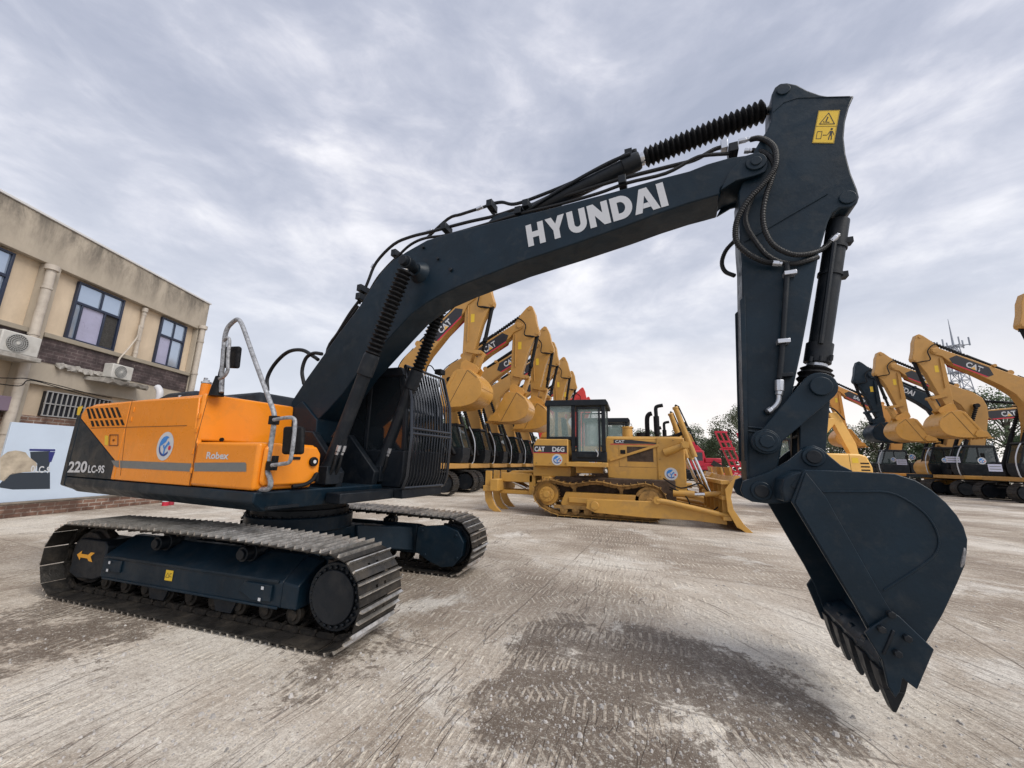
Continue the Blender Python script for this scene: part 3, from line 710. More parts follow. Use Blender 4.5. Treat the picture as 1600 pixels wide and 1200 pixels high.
for u, v, du, dv in ((667, 363, 9, -3), (585, 413, -4, 6), (745, 327, 9, -4)):
    b.tube([L(u, v, .03), L(u+du, v+dv, .03)], .027, 6)
multi(b, 'hose_fitting', SILVER, EX, .003)
b = MB()
for u, v in ((697, 357), (824, 322), (812, 333), (620, 398), (567, 452), (565, 465), (973, 286), (1145, 237), (768, 322)):
    P0 = L(u, v, .09); b.box(P0.x-.04, P0.x+.04, P0.y-.08, P0.y+.1, P0.z-.05, P0.z+.045)
b.tube([L(764, 315, .03), L(772, 335, .03)], .018, 6)
multi(b, 'hose_clamp', DARK2, EX, .006)
# big loop hoses behind the boom foot
MB().tube(smooth([L(418, 610, -.2), L(418, 590, -.2), L(430, 568, -.2), L(450, 550, -.2), L(472, 547, -.2), L(490, 557, -.2), L(497, 562, -.2)], 6), .03, 10).build('hose', HOSE, EX)
MB().tube(smooth([L(475, 600, -.1), L(472, 580, -.1), L(478, 560, -.1), L(490, 552, -.1), L(503, 553, -.1)], 6), .028, 10).build('hose', HOSE, EX)
# ---- undercarriage (parallel to world X, so turned back by PSI inside the machine's frame)
UT = Matrix.Rotation(-PSI, 4, 'Z')
TR, TZ, TS = .415, .415, 1.80
def belt_path(s_, r, z, n, sag=.0):
    """n frames (x, z, tangent angle) evenly round a track, running over the top to the front"""
    P = []; K = 60
    for i in range(200): t = i/200; x = -s_+2*s_*t; P.append((x, z+r+sag*math.sin(math.pi*t)))
    for i in range(K): a = math.pi/2-math.pi*i/K; P.append((s_+r*math.cos(a), z+r*math.sin(a)))
    for i in range(200): t = i/200; P.append((s_-2*s_*t, z-r))
    for i in range(K): a = -math.pi/2-math.pi*i/K; P.append((-s_+r*math.cos(a), z+r*math.sin(a)))
    L_ = [0]
    for i in range(len(P)): a, c = P[i], P[(i+1) % len(P)]; L_.append(L_[-1]+math.hypot(c[0]-a[0], c[1]-a[1]))
    out = []; j_ = 0
    for k in range(n):
        d = L_[-1]*k/n
        while L_[j_+1] < d: j_ += 1
        a, c = P[j_], P[(j_+1) % len(P)]; t = (d-L_[j_])/(L_[j_+1]-L_[j_]); out.append((a[0]+(c[0]-a[0])*t, a[1]+(c[1]-a[1])*t, math.atan2(c[1]-a[1], c[0]-a[0])))
    return out, L_[-1]/n
def belt(b, bl, yc, s_, r, z, n, wdt, T, gh=.026, bars=(.0, .33, .66), holes=True, gb=None, sag=0.02):
    fr, pitch = belt_path(s_, r-gh-.012, z, n, sag)
    for x, zz, a in fr:
        M = T @ Matrix.Translation((x, yc, zz)) @ Matrix.Rotation(-a, 4, 'Y')
        p2 = pitch*.5
        b.T = M
        if gb is not None: gb.T = M
        if holes:
            for y0, y1 in ((-wdt/2, -.075), (-.045, .045), (.075, wdt/2)): b.box(-p2+.004, p2-.002, y0, y1, 0, .011)
            b.box(-p2+.004, -.02, -.075, .075, .0005, .0105); b.box(.03, p2-.002, -.075, .075, .0005, .0105)
        else: b.box(-p2+.004, p2-.002, -wdt/2, wdt/2, 0, .011)
        for f in bars:
            x0 = -p2+.012+f*pitch; (gb or b).prism([(x0-.010, .0112), (x0+.012, .0112), (x0+.006, gh+.011), (x0-.004, gh+.011)], -wdt/2, wdt/2)
        if bl is not None:
            bl.T = M
            for s in (-1, 1):
                bl.prism([(-p2*.95, -.012), (-p2*.6, -.003), (p2*.6, -.003), (p2*.95, -.012), (p2*.95, -.045), (p2*.4, -.055), (-p2*.4, -.055), (-p2*.95, -.045)], s*.075, s*.105)
                bl.cyl((-p2, s*.118, -.05), (-p2, s*.07, -.05), .017, 8)
            bl.cyl((-p2, -.07, -.05), (-p2, .07, -.05), .022, 8)
def wheel(b, x, y0, y1, z, rad, n=28): b.cyl((x, y0, z), (x, y1, z), rad, n)
for s in (-1, 1):                      # -1: near (right) track, 1: far track
    yc = s*1.195
    # side frame
    b = MB(UT)
    yo, yi = s*1.36, s*1.0
    sec0 = [(yo, .25), (yo, .47), (s*1.34, .49), (s*1.10, .66), (s*1.02, .66), (s*1.0, .25)]
    A_ = [(-1.36, y, z) for y, z in sec0]; B_ = [(1.22, y, z) for y, z in sec0]; C_ = [(1.40, y*.98+s*.02, .25+(z-.25)*.9) for y, z in sec0]
    b.loft(A_, B_); b.loft([(1.2201, y, z) for _, y, z in B_], C_)
    tf = b.build('track_frame', DARK, EX, .012)
    b = MB(UT)
    b.prism([(-1.2, .462), (1.18, .462), (1.18, .488), (-1.2, .488)], s*1.36, s*1.372); b.prism([(-1.3, .24), (1.2, .24), (1.2, .262), (-1.3, .262)], s*1.36, s*1.375)
    b.prism([(.72, .36), (.78, .44), (1.12, .44), (1.12, .30), (.9, .29)], s*1.361, s*1.385)
    b.prism([(-1.30, .33), (-1.30, .45), (-1.02, .45), (-1.02, .33)], s*1.361, s*1.378)
    multi(b, 'frame_rib', DARK, tf, .005)
    # idler guard with the arrow, idler wheel
    b = MB(UT); b.prism([(-1.95, .24), (-1.93, .57), (-1.86, .62), (-1.42, .62), (-1.37, .56), (-1.36, .25), (-1.5, .2), (-1.8, .19)], s*1.04, s*1.345)
    b.build('idler_guard', DARK2, tf, .015)
    b = MB(UT); wheel(b, -TS, s*1.10, s*1.29, TZ, .27); wheel(b, -TS, s*1.16, s*1.23, TZ, .31); b.build('idler', SHOED, tf, .01)
    # final drive and sprocket
    b = MB(UT); wheel(b, TS, s*1.05, s*1.34, TZ, .285, 40); wheel(b, TS, s*1.34, s*1.372, TZ, .225, 40)
    for i in range(24):
        a = i*math.pi/12; wheel(b, TS+.245*math.cos(a), s*1.335, s*1.365, TZ+.245*math.sin(a), .018, 6)
    b.build('final_drive', DARK2, tf, .008)
    b = MB(UT)
    pts = []
    for i in range(42): a = i*2*math.pi/42; r_ = .335 if i % 2 else .295; pts.append((TS+r_*math.cos(a), TZ+r_*math.sin(a)))
    b.prism(pts, s*1.17, s*1.225); b.build('sprocket', SHOED, tf)
    # cover plate on the inner side of the drive end
    b = MB(UT); b.prism([(1.3, .64), (1.28, .30), (1.5, .19), (1.72, .12), (1.9, .15), (2.03, .30), (2.05, .48), (1.95, .63), (1.75, .69)], s*.90, s*1.03)
    for x, z in ((1.38, .6), (1.93, .57), (1.96, .27), (1.45, .27)): b.cyl((x, s*.9, z), (x, s*.885, z), .022, 8)
    b.build('drive_cover', DARK, tf, .012)
    # rollers
    for x in (-.62, .62):
        b = MB(UT); wheel(b, x, s*1.12, s*1.32, .655, .072, 20); wheel(b, x, s*1.32, s*1.345, .655, .05, 16); wheel(b, x, s*1.2, s*1.23, .655, .088, 20); b.box(x-.05, x+.05, s*1.1-.02, s*1.1+.03, .6, .7)
        b.build('carrier_roller', DARK2, tf, .005)
    for i in range(9):
        b = MB(UT); x = -1.36+i*.335; wheel(b, x, s*1.10, s*1.15, .185, .085, 18); wheel(b, x, s*1.24, s*1.29, .185, .085, 18); wheel(b, x, s*1.05, s*1.31, .185, .05, 12)
        b.build('track_roller', LINK, tf, .004)
    b = MB(UT)
    for x in (-.45, .5): b.prism([(x-.16, .24), (x-.1, .12), (x+.1, .12), (x+.16, .24)], s*1.3, s*1.33)
    multi(b, 'track_guide', DARK2, tf)
    # belt
    b = MB(); bl = MB(); gb = MB(); belt(b, bl, yc, TS, TR, TZ, 49, .6, UT, gh=.030, bars=(.06, .53), gb=gb, sag=.03)
    tb_ = b.build('track_shoes', SHOE, EX, smooth=0)
    bl.build('track_chain', LINK, tb_, smooth=0); gb.build('grousers', GROU, tb_, smooth=0)
    if s < 0:
        yN = (UT.to_3x3() @ Vector((0, -1, 0)))
        def U_(x, y, z): return UT @ Vector((x, y, z))
        fy = -1.346
        ar = [(-1.86, .44), (-1.78, .49), (-1.785, .455), (-1.66, .455), (-1.62, .485), (-1.55, .485), (-1.61, .44), (-1.56, .385), (-1.63, .39), (-1.66, .415), (-1.785, .415), (-1.79, .385)]
        flat('arrow_decal', [[U_(x, fy, z) for x, z in ar]], mat('arrow_yellow', (.78, .36, .03), .5), tf, yN, .003)
        st_ = flat('warning_sticker', [[U_(x, -1.361, z) for x, z in ((-.33, .33), (-.22, .33), (-.22, .43), (-.33, .43))]], YEL, tf, yN, .003)
        def tri(a, c, w_): (x0, z0_), (x1, z1_) = a, c; dx, dz = x1-x0, z1_-z0_; l_ = math.hypot(dx, dz); dx, dz = dx/l_*w_, dz/l_*w_; return [U_(x0-dz, -1.361, z0_+dx), U_(x1-dz, -1.361, z1_+dx), U_(x1+dz, -1.361, z1_-dx), U_(x0+dz, -1.361, z0_-dx)]
        flat('sticker_lines', [tri((-.32, .36), (-.295, .405), .002), tri((-.295, .405), (-.27, .36), .002), tri((-.32, .36), (-.27, .36), .002), tri((-.262, .37), (-.262, .4), .003), tri((-.262, .4), (-.23, .4), .002), tri((-.262, .37), (-.23, .37), .002)], INK, tf, yN, .0045)
        wl = []
        for x, z in ((-1.19, .425), (-1.2, .345), (1.02, .41), (1.0, .31)): wl.append([U_(x-.016, -1.39, z-.014), U_(x+.016, -1.39, z-.014), U_(x+.016, -1.39, z+.014), U_(x-.016, -1.39, z+.014)])
        flat('tie_mark', wl[:], WHITE, tf, yN, .002)
# car body with its four legs
b = MB(UT)
b.cyl((0, 0, .70), (0, 0, .88), .66, 48); b.box(-.62, .62, -.55, .55, .42, .70)
for sx in (-1, 1):
    for sy in (-1, 1):
        A_ = [(sx*.25, sy*.40, .42), (sx*.70, sy*.35, .42), (sx*.66, sy*.35, .70), (sx*.25, sy*.40, .72)]
        B_ = [(sx*.62, sy*1.0, .28), (sx*1.2, sy*1.0, .28), (sx*1.16, sy*1.0, .62), (sx*.62, sy*1.0, .62)]
        b.loft(A_, B_)
b.box(.55, .62, -.3, .3, .44, .62)
b.build('car_body', DARK, EX, .015)
b = MB(); b.cyl((0, 0, .875), (0, 0, .96), .60, 48); b.cyl((0, 0, .96), (0, 0, 1.06), .56, 48)
for i in range(36): a = i*math.pi/18; b.cyl((.63*math.cos(a), .63*math.sin(a), .87), (.63*math.cos(a), .63*math.sin(a), .90), .014, 6)
b.build('swing_bearing', DARK2, EX, .004)
# ---- upper structure.  x forward, right side at y = -1.37
Y0 = -1.37
def sk(x0, x1, y0, y1, zt, zm, zb, c):  # deck slab with chamfered lower edge
    return [(x0, y0, zt), (x0, y0, zm), (x0+c, y0+c, zb), (x1-c, y0+c, zb), (x1, y0, zm), (x1, y0, zt)]
b = MB()
XB = -2.93
A_ = [(XB, Y0, 1.275), (XB, Y0, 1.17), (XB, Y0+.14, 1.07), (XB, -Y0-.14, 1.07), (XB, -Y0, 1.17), (XB, -Y0, 1.275)]
B_ = [(.98, Y0, 1.275), (.98, Y0, 1.17), (.92, Y0+.14, 1.07), (.92, -Y0-.14, 1.07), (.98, -Y0, 1.17), (.98, -Y0, 1.275)]
b.loft(A_, B_)
b.build('deck_frame', DARK, EX, .018, 3)
b = MB(); b.box(.985, 1.22, -.52, .40, 1.10, 1.22); b.box(.985, 1.36, .41, 1.36, 1.10, 1.235)
for y_ in (-.36, .26): b.prism([(-.15, 1.26), (.95, 1.26), (.98, 1.45), (.45, 1.95), (.0, 1.98)], y_, y_+.1)
b.box(-.9, .3, -.6, .3, 1.3, 1.75)
b.build('boom_carrier', DARK2, EX, .012)
# counterweight, rounded back
def cwp(z):
    k = {1.07: 0.86, 1.16: .95, 1.30: .985, 1.6: 1.0, 1.9: .99, 2.12: .955, 2.24: .90, 2.27: .86}[z]
    out = [(XB-.012, Y0*k if z > 2.2 or z < 1.1 else Y0+.001)]
    n = 16; yy = abs(out[0][1])
    for i in range(n+1):
        t = -1+2*i/n; y = yy*t; x = XB-.15*k*k - .28*k*k*(math.cos(t*1.1)-math.cos(1.1))/(1-math.cos(1.1))
        out.append((x, y))
    out.append((XB-.012, yy)); return [(x, y, z) for x, y in out]
b = MB(); zs = [1.07, 1.16, 1.30, 1.6, 1.9, 2.12, 2.24, 2.27]; prev = None
rings = [cwp(z) for z in zs]
n_ = len(rings[0]); vs = [p_ for r_ in rings for p_ in r_]; fs = [(i*n_+j, i*n_+(j+1) % n_, (i+1)*n_+(j+1) % n_, (i+1)*n_+j) for i in range(len(rings)-1) for j in range(n_)]
fs += [tuple(range(n_-1, -1, -1)), tuple((len(rings)-1)*n_+j for j in range(n_))]
b.add(vs, fs); b.build('counterweight', DARK, EX, .015, 3)
# helper: body box with rounded vertical and top edges through bevel
def panel_box(name, m, x0, x1, y0, y1, z0, z1, bev=.04, parent=None, front_slope=0.0):
    b = MB(); A_ = [(x0, y0, z0), (x1, y0, z0), (x1, y1, z0), (x0, y1, z0)]; B_ = [(x0, y0, z1), (x1-front_slope, y0, z1), (x1-front_slope, y1, z1), (x0, y1, z1)]
    b.loft(A_, B_); return b.build(name, m, parent or EX, bev, 4)
# rear dark side door
b = MB(); y = Y0
dd = SL([(117, 658), (174, 721), (174, 742), (101, 739), (104, 700)], 1.37); x_r = -2.43
zt = 2.20
side_dark = [(-2.43, 1.285), (-1.62, 1.285), (-1.62, 1.40), (-2.36, 2.02), (-2.43, 2.02)]
p174 = S(174, 742, 1.37)[0]; p172 = S(172, 720, 1.37); p119 = S(118, 652, 1.37)
side_dark = [(XB, 1.285), (p174, 1.285), (p174, p172[1]), (XB+.02, 2.06), (XB, 2.08)]
b.prism(side_dark, Y0, Y0+.05); b.build('rear_side_door', DARK, EX, .006)
# orange side doors
x_end = S(189, 700, 1.37)[0]                      # seam between the two doors
xc = -.11                                         # front corner of the tall housing
x_tool = S(303, 720, 1.37)[0]
top = 2.27
rear = [(XB+.012, 2.075), (XB+.012, 2.14), (XB+.10, 2.235), (x_end-.004, top), (x_end-.004, 1.285), (p174+.006, 1.285), (p174+.006, p172[1]+.006)]
b = MB(); b.prism(rear, Y0-.004, Y0+.05); dr = b.build('rear_engine_door', ORANGE, EX, .012, 3)
b = MB(); b.prism([(x_end+.004, top), (xc-.10, top), (xc-.06, 1.9), (x_tool-.005, 1.76), (x_tool-.005, 1.285), (x_end+.004, 1.285)], Y0-.004, Y0+.05)
db = b.build('pump_door', ORANGE, EX, .012, 3)
# housing behind the doors, with its top
b = MB(); b.loft([(XB+.01, Y0+.03, 1.28), (xc-.15, Y0+.03, 1.28), (xc-.15, -Y0, 1.28), (XB+.01, -Y0, 1.28)], [(XB+.01, Y0+.03, 2.15), (xc-.15, Y0+.03, 2.25), (xc-.15, .3, 2.25), (XB+.01, 1.3, 2.15)])
b.build('engine_bay', DARK2, EX, .01)
b = MB(); b.loft([(XB+.08, Y0+.02, 2.23), (xc-.1, Y0+.02, 2.262), (xc-.1, -.30, 2.262), (XB+.08, -.30, 2.23)], [(XB+.15, Y0+.08, 2.29), (xc-.1, Y0+.07, 2.315), (xc-.1, -.34, 2.315), (XB+.15, -.34, 2.29)])
b.build('housing_top', ORANGE, EX, .02, 3)
tallbox = panel_box('fuel_tank_cover', ORANGE, xc-.095, xc+.0, Y0-.004, -.20, 1.76, 2.315, .035)
bpy.data.objects.remove(tallbox)
b = MB(); b.loft([(xc-.095, Y0-.004, 1.768), (xc, Y0-.004, 1.768), (xc, -.22, 1.768), (xc-.095, -.22, 1.768)], [(xc-.095, Y0+.01, 2.315), (xc-.03, Y0+.01, 2.315), (xc-.03, -.22, 2.315), (xc-.095, -.22, 2.315)])
b.build('fuel_tank_cover', ORANGE, EX, .03, 4)
# tool box ahead of it ("Robex"), and the rounded front box
xf = .95
toolb = panel_box('tool_box', ORANGE, x_tool, xf, Y0-.004, -.70, 1.285, 1.76, .035)
b = MB()
fbx = [(xf+.002, -1.30, 1.33), (xf+.002, -.69, 1.33), (xf+.002, -.66, 1.40), (xf+.002, -.66, 1.66), (xf+.002, -.72, 1.74), (xf+.002, -1.28, 1.75), (xf+.002, -1.33, 1.70), (xf+.002, -1.33, 1.37)]
b.loft(fbx, [(x+.045, y, z) for x, y, z in fbx]); b.build('front_lid', ORANGE, toolb, .03, 4)
b = MB(); c = L(482, 722, 0); 
cx_ = xf+.05
b.cyl((cx_, -.765, 1.575), (cx_+.03, -.765, 1.575), .052, 22); b.build('work_lamp', BLACK, EX, .004)
MB().cyl((cx_+.031, -.765, 1.575), (cx_+.036, -.765, 1.575), .02, 16).build('lamp_glass', LENS, [o for o in EX.children if o.name.startswith('work_lamp')][0])
b = MB(); b.box(xf+.047, xf+.056, -1.06, -.93, 1.595, 1.625); b.build('lid_slot', BLACK, toolb, .002)
b = MB(); b.tube(smooth([(xf+.06, -.99, 1.31), (xf+.08, -.85, 1.33), (xf+.08, -.76, 1.38), (xf+.08, -.72, 1.44), (xf+.07, -.70, 1.36)]), .022, 8); b.build('lid_handle', BLACK, EX)
# panel gaps, vents and trim on the side
b = MB(); e = Y0-.0055
def strip(x0, z0, x1, z1, w_=.004, yy=None):
    dx, dz = x1-x0, z1-z0; l_ = math.hypot(dx, dz); dx, dz = dx/l_*w_, dz/l_*w_
    b.prism([(x0-dz, z0+dx), (x1-dz, z1+dx), (x1+dz, z1-dx), (x0+dz, z0-dx)], (yy or e)-.0005, (yy or e)+.002)
def sp(u, v): return S(u, v, 1.375)
for (u0, v0), (u1, v1) in (((207, 624), (197, 668)), ((197, 668), (188, 743)), ((142, 669), (292, 665)), ((324, 624), (306, 690)), ((306, 690), (299, 747))): strip(*sp(u0, v0), *sp(u1, v1))
b.box(x_tool-.0035, x_tool+.0035, Y0-.0045, Y0+.0, 1.29, 1.75)
b.build('panel_gap', ORLINE, EX, smooth=0)
b = MB()
for i in range(7):
    for (va, vb, dx) in ((0, 1, 0), (1.18, 1.75, 7)):
        u0 = 133+i*7.8+ (va*6.2); v0 = 638.5-.35*i+va*16; u1 = 133+i*7.8+vb*6.2; v1 = 638.5-.35*i+vb*16
        if i == 0: u0 += (2 if va == 0 else 1)
        b.add([Vector((sp(u, v)[0], Y0-.0055, sp(u, v)[1])) for u, v in ((u0, v0), (u0+4.2, v0), (u1+4.2, v1), (u1, v1))], [(0, 1, 2, 3)])
b.build('cooling_slots', BLACK, dr, smooth=0)
def sidequad(name, m, pts, par, d=.0015): return flat(name, [[Vector((sp(u, v)[0], Y0-.0045, sp(u, v)[1])) for u, v in pts]], m, par, (0, -1, 0), d)
sidequad('grey_stripe', GREYBAND, [(174, 719.5), (186, 719.5), (186, 730.5), (182, 730), (178, 727)], dr)
sidequad('grey_stripe', GREYBAND, [(187.5, 719.5), (299, 724), (299, 737), (187.5, 731)], db)
sidequad('grey_stripe', GREYBAND, [(303.5, 723), (383, 722.5), (385, 725), (385, 737), (303.5, 736.5)], toolb)
hn = [(172, 679.5), (185, 679.5), (184.5, 696), (171, 696)]
b = MB(); hp = [Vector((sp(u, v)[0], Y0-.006, sp(u, v)[1])) for u, v in hn]
for i in range(4): b.tube([hp[i], hp[(i+1) % 4]], .007, 6)
b.tube([hp[0].lerp(hp[2], .5), hp[0].lerp(hp[2], .5)-Vector((0, .01, 0))], .014, 10); b.build('door_latch', ORLINE, dr)
yd = Y0-.0045; sq = lambda u, v: Vector((sp(u, v)[0], yd, sp(u, v)[1]))
def sq2(u, v): x, z = S(u, v, 1.372); return Vector((x, Y0-.002, z))
letters('model_number', '220', sq2(105.5, 738.5), sq2(137, 738.5), sq2(105.5, 721), WHITE, EX, off=.03, shear=.25)
letters('model_number', 'LC-9S', sq2(137.5, 739), sq2(164, 739.5), sq2(137.5, 727), WHITE, EX, off=.03, shear=.2)
letters('model_name', 'Robex', sq(322, 717), sq(358, 718), sq(322, 706), WHITE, EX, off=.03, shear=.2)
sidequad('caution_label', YEL, [(164, 680), (169.5, 681), (169, 696), (163.5, 695)], dr)
sidequad('caution_label', YEL, [(122, 636), (130, 634), (124, 649), (120, 648)], dr)
ce = S(258, 697, 1.375); rr_ = abs(S(258, 674.5, 1.375)[1]-S(258, 719.5, 1.375)[1])/2
emblem(EX, (ce[0], yd, ce[1]), (1, 0, 0), (0, 0, 1), rr_)
b = MB()
for u, v, yy in ((350, 683, 0), (418, 683, 0)): pass
for y_ in (-1.12, -.5): b.cyl((xc, y_, 1.80), (xc+.02, y_, 1.80), .022, 12)
multi(b, 'cover_bolt', BLACK, EX)
b = MB()
for u, v in ((209, 640), (205, 655), (301, 705), (299, 735), (311, 650), (307, 672)):
    x, z = sp(u, v); b.box(x-.018, x+.018, Y0-.012, Y0-.003, z-.03, z+.03)
multi(b, 'door_hinge', ORANGE, EX, .003)
# things on top of the housing
b = MB(); b.loft([(-1.75, -1.15, 2.30), (-.75, -1.15, 2.31), (-.75, -.45, 2.31), (-1.75, -.45, 2.30)], [(-1.5, -1.08, 2.43), (-.9, -1.08, 2.44), (-.9, -.5, 2.44), (-1.5, -.5, 2.43)])
b.build('engine_hood', DARK2, EX, .05, 3)
b = MB(); b.loft([(-2.25, -.55, 2.26), (-.4, -.55, 2.26), (-.4, 1.2, 2.26), (-2.25, 1.2, 2.26)], [(-2.1, -.45, 2.50), (-.6, -.45, 2.52), (-.6, 1.1, 2.52), (-2.1, 1.1, 2.50)]); b.build('engine_hood', DARK2, EX, .06, 3)
b = MB(); q = S(249, 615, .3); b.tube(smooth([(q[0]+.02, -.3, 2.45), (q[0]+.02, -.3, 2.62), (q[0]-.02, -.3, 2.70), (q[0]-.10, -.3, 2.76)]), [.055]*11+[.05]*4+[.03], 14) if False else b.tube(smooth([(q[0]+.02, -.3, 2.45), (q[0]+.02, -.3, 2.62), (q[0]-.02, -.3, 2.70), (q[0]-.10, -.3, 2.76)]), .05, 14)
b.build('exhaust_pipe', mat('white_plastic', (.55, .55, .57), .4), EX)
q = S(321, 608, 1.1); b = MB(); b.cyl((q[0], -1.1, 2.28), (q[0], -1.1, 2.50), .055, 22); nk = b.build('filler_neck', ORANGE, EX, .008)
b = MB(); b.cyl((q[0], -1.1, 2.505), (q[0], -1.1, 2.525), .058, 22); b.cyl((q[0], -1.1, 2.525), (q[0], -1.1, 2.55), .03, 8); b.box(q[0]-.04, q[0]-.02, -1.12, -1.08, 2.52, 2.58); b.build('filler_cap', SILVER, nk)
q = S(284, 617, 1.1); MB().cyl((q[0], -1.1, 2.3), (q[0], -1.1, 2.37), .035, 12).build('breather', SILVER, EX)
# ---- handrail and the two mirrors
RO = 1.28
rail = [(346, 613), (346, 590), (349, 560), (351, 530), (355, 514), (362, 505), (371, 499), (377, 505), (383, 520), (397, 560), (411, 598), (421, 625), (428, 645), (428, 662), (424, 690), (419, 720), (417, 733), (421, 745), (423, 755), (419, 764), (404, 765)]
rx = [L(u, v, RO) for u, v in rail]
MB().tube(smooth(rx, 4), .0245, 12).build('handrail', WRAP, EX)
q = L(341, 600, RO); b = MB(); b.tube([(q.x, q.y, 2.29), (q.x, q.y, 2.34), (q.x+.01, q.y, 2.52), (q.x+.01, q.y, 2.53)], [.075, .07, .045, .02], 14); b.build('mirror_base', BLACK, EX)
MB().tube(smooth([L(343, 598, RO), L(344, 585, RO), L(347, 572, RO), L(349, 545, RO)]), .022, 8).build('mirror_stay', BLACK, EX)
def mirror(pts, o, arms, armo):
    pl_ = [L(u, v, o) for u, v in pts]; b = MB()
    c = sum(pl_, Vector())/4
    back = [p_+Vector((.0, .06, 0)) for p_ in pl_]
    b.loft(pl_, back); mo = b.build('mirror', BLACK, EX, .03, 4)
    b = MB(); b.tube(smooth([L(u, v, armo) for u, v in arms], 5), .019, 10); b.build('mirror_arm', WRAP, mo)
    return mo
mirror([(345, 541), (372, 540), (368, 575), (343, 574)], RO+.0, [(350, 532), (356, 528), (358.5, 534), (356, 560), (356, 577), (351, 587), (343, 592)], RO+.06)
mirror([(441, 666), (471, 666), (469, 710), (438, 710)], RO-.02, [(428, 656), (445, 653), (457, 653), (461, 660), (459, 685), (456, 708), (452, 722), (440, 725), (425, 727)], RO+.06)
b = MB()
for u, v in ((428, 656), (424, 727)): P0 = L(u, v, RO); b.box(P0.x-.03, P0.x+.05, P0.y-.04, P0.y+.03, P0.z-.05, P0.z+.04)
b.box(*[x for x in (L(426, 712, RO).x, L(430, 712, RO).x+.02, -RO-.01, -RO+.03, L(428, 735, RO).z, L(428, 712, RO).z)]); multi(b, 'rail_clamp', BLACK, EX, .005)
# step mesh plates on the front of the deck
b = MB(); b.box(.99, 1.04, -1.25, -.9, 1.1, 1.13); b.build('step', DARK2, EX, .004)
# ---- cab on the far side with bar guard
x0, x1, y0, y1 = .02, 1.33, .42, 1.36
b = MB()
prof = [(x0, 1.24), (x1-.05, 1.24), (x1, 1.40), (x1+.02, 1.95), (x1-.02, 2.35), (x1-.14, 2.86), (x1-.22, 2.93), (x0+.1, 2.93), (x0, 2.86)]
b.prism(prof[:3]+[(x1+.0, 1.75), (x0, 1.75)], y0, y1); cabo = b.build('cab', DARK2, EX, .02, 3)
b = MB()
b.prism([(x0-.02, 2.82), (x1-.12, 2.82), (x1-.18, 2.95), (x0+.05, 2.97)], y0-.01, y1+.01)
for y_ in (y0, y1-.06):
    b.prism([(x0, 1.74), (x0+.1, 1.74), (x0+.1, 2.83), (x0, 2.83)], y_, y_+.06)
    b.prism([(x1-.07, 1.74), (x1, 1.74), (x1, 1.95), (x1-.03, 2.35), (x1-.14, 2.84), (x1-.21, 2.84), (x1-.10, 2.35), (x1-.07, 1.95)], y_, y_+.06)
    b.box(x0+.55, x0+.62, y_+.004, y_+.056, 1.74, 2.83)
b.build('cab_frame', DARK2, cabo, .012)
b = MB(); b.prism([(x0+.1, 1.75), (x1-.07, 1.75), (x1-.04, 2.3), (x1-.16, 2.82), (x0+.1, 2.82)], y0+.02, y0+.028); b.prism([(x0+.1, 1.75), (x1-.07, 1.75), (x1-.04, 2.3), (x1-.16, 2.82), (x0+.1, 2.82)], y1-.028, y1-.02)
b.add([(x1-.03, y0+.05, 1.5), (x1-.03, y1-.05, 1.5), (x1-.03, y1-.05, 2.3), (x1-.03, y0+.05, 2.3)], [(0, 1, 2, 3)]); b.add([(x1-.03, y0+.05, 2.302), (x1-.03, y1-.05, 2.302), (x1-.16, y1-.05, 2.82), (x1-.16, y0+.05, 2.82)], [(0, 1, 2, 3)])
b.build('window', GLASSD, cabo)
b = MB(); b.box(x0+.2, x0+.7, .65, 1.1, 1.7, 2.0); b.prism([(x0+.15, 2.0), (x0+.28, 2.0), (x0+.2, 2.6), (x0+.08, 2.6)], .68, 1.07); b.build('seat', BLACK, cabo, .04)
# guard bars
gx = [(1.36, 1.24), (1.42, 1.40), (1.445, 1.95), (1.40, 2.45), (1.24, 2.96)]
def gbar(y_, r, m_, nm, par, top_=4): return MB().tube([(x, y_, z) for x, z in gx], r, 8).build(nm, m_, par)
GB = mat('guard_bar_gloss', (.05, .055, .065), .2, .75, .7)
gd = MB()
for y_ in (.40, 1.40): gd.tube([(x, y_, z) for x, z in gx], .026, 8)
for x, z in ((1.24, 2.96), (1.44, 2.05), (1.44, 1.98), (1.36, 1.24)): gd.tube([(x, .40, z), (x, 1.40, z)], .022, 8)
gdo = gd.build('cab_guard', GB, EX)
gd = MB()
for i in range(13):
    y_ = .40+ (i+1)*1.0/14
    gd.tube([(x-.004, y_, z) for x, z in gx], .0125, 6)
multi(gd, 'guard_bar', GB, gdo)
b = MB(); b.cyl((.35, .75, 2.97), (.35, .75, 3.06), .06, 16); b.build('beacon', AMBER, EX, .01)
b = MB(); b.box(1.18, 1.30, 1.22, 1.36, 3.02, 3.10); b.tube(smooth([(1.2, 1.22, 3.05), (1.2, 1.1, 3.12), (1.2, 1.0, 3.1), (1.2, .95, 2.97)]), .01, 6); b.build('cab_lamp', BLACK, EX, .02)
# red-orange tank cap seen left of the boom, behind
# ================================================================ BUILDING on the left
FC = ground(328, 476, 8.0); P0_ = ground(0, 300, 8.0)
FD = (FC-P0_); FD.z = 0; FD.normalize(); FN = Vector((FD.y, -FD.x, 0))      # FN points to the yard
if FN.dot(CO-FC) < 0: FN = -FN
FC = Vector((FC.x, FC.y, 0))
def fp(u, v, d=0.0):
    """photo point on the facade plane moved out by d -> (t along facade, z)"""
    r_ = ray(u, v); k = ((FC+FN*d)-CO).dot(FN)/r_.dot(FN); P = CO+r_*k
    return ((P-FC).dot(FD), P.z)
rzB = math.atan2(FD.y, FD.x)
BL = thing('office_building', 'two-storey beige rendered building with dark brick bands and blue-framed windows at the left edge', 'building', FC, rzB)
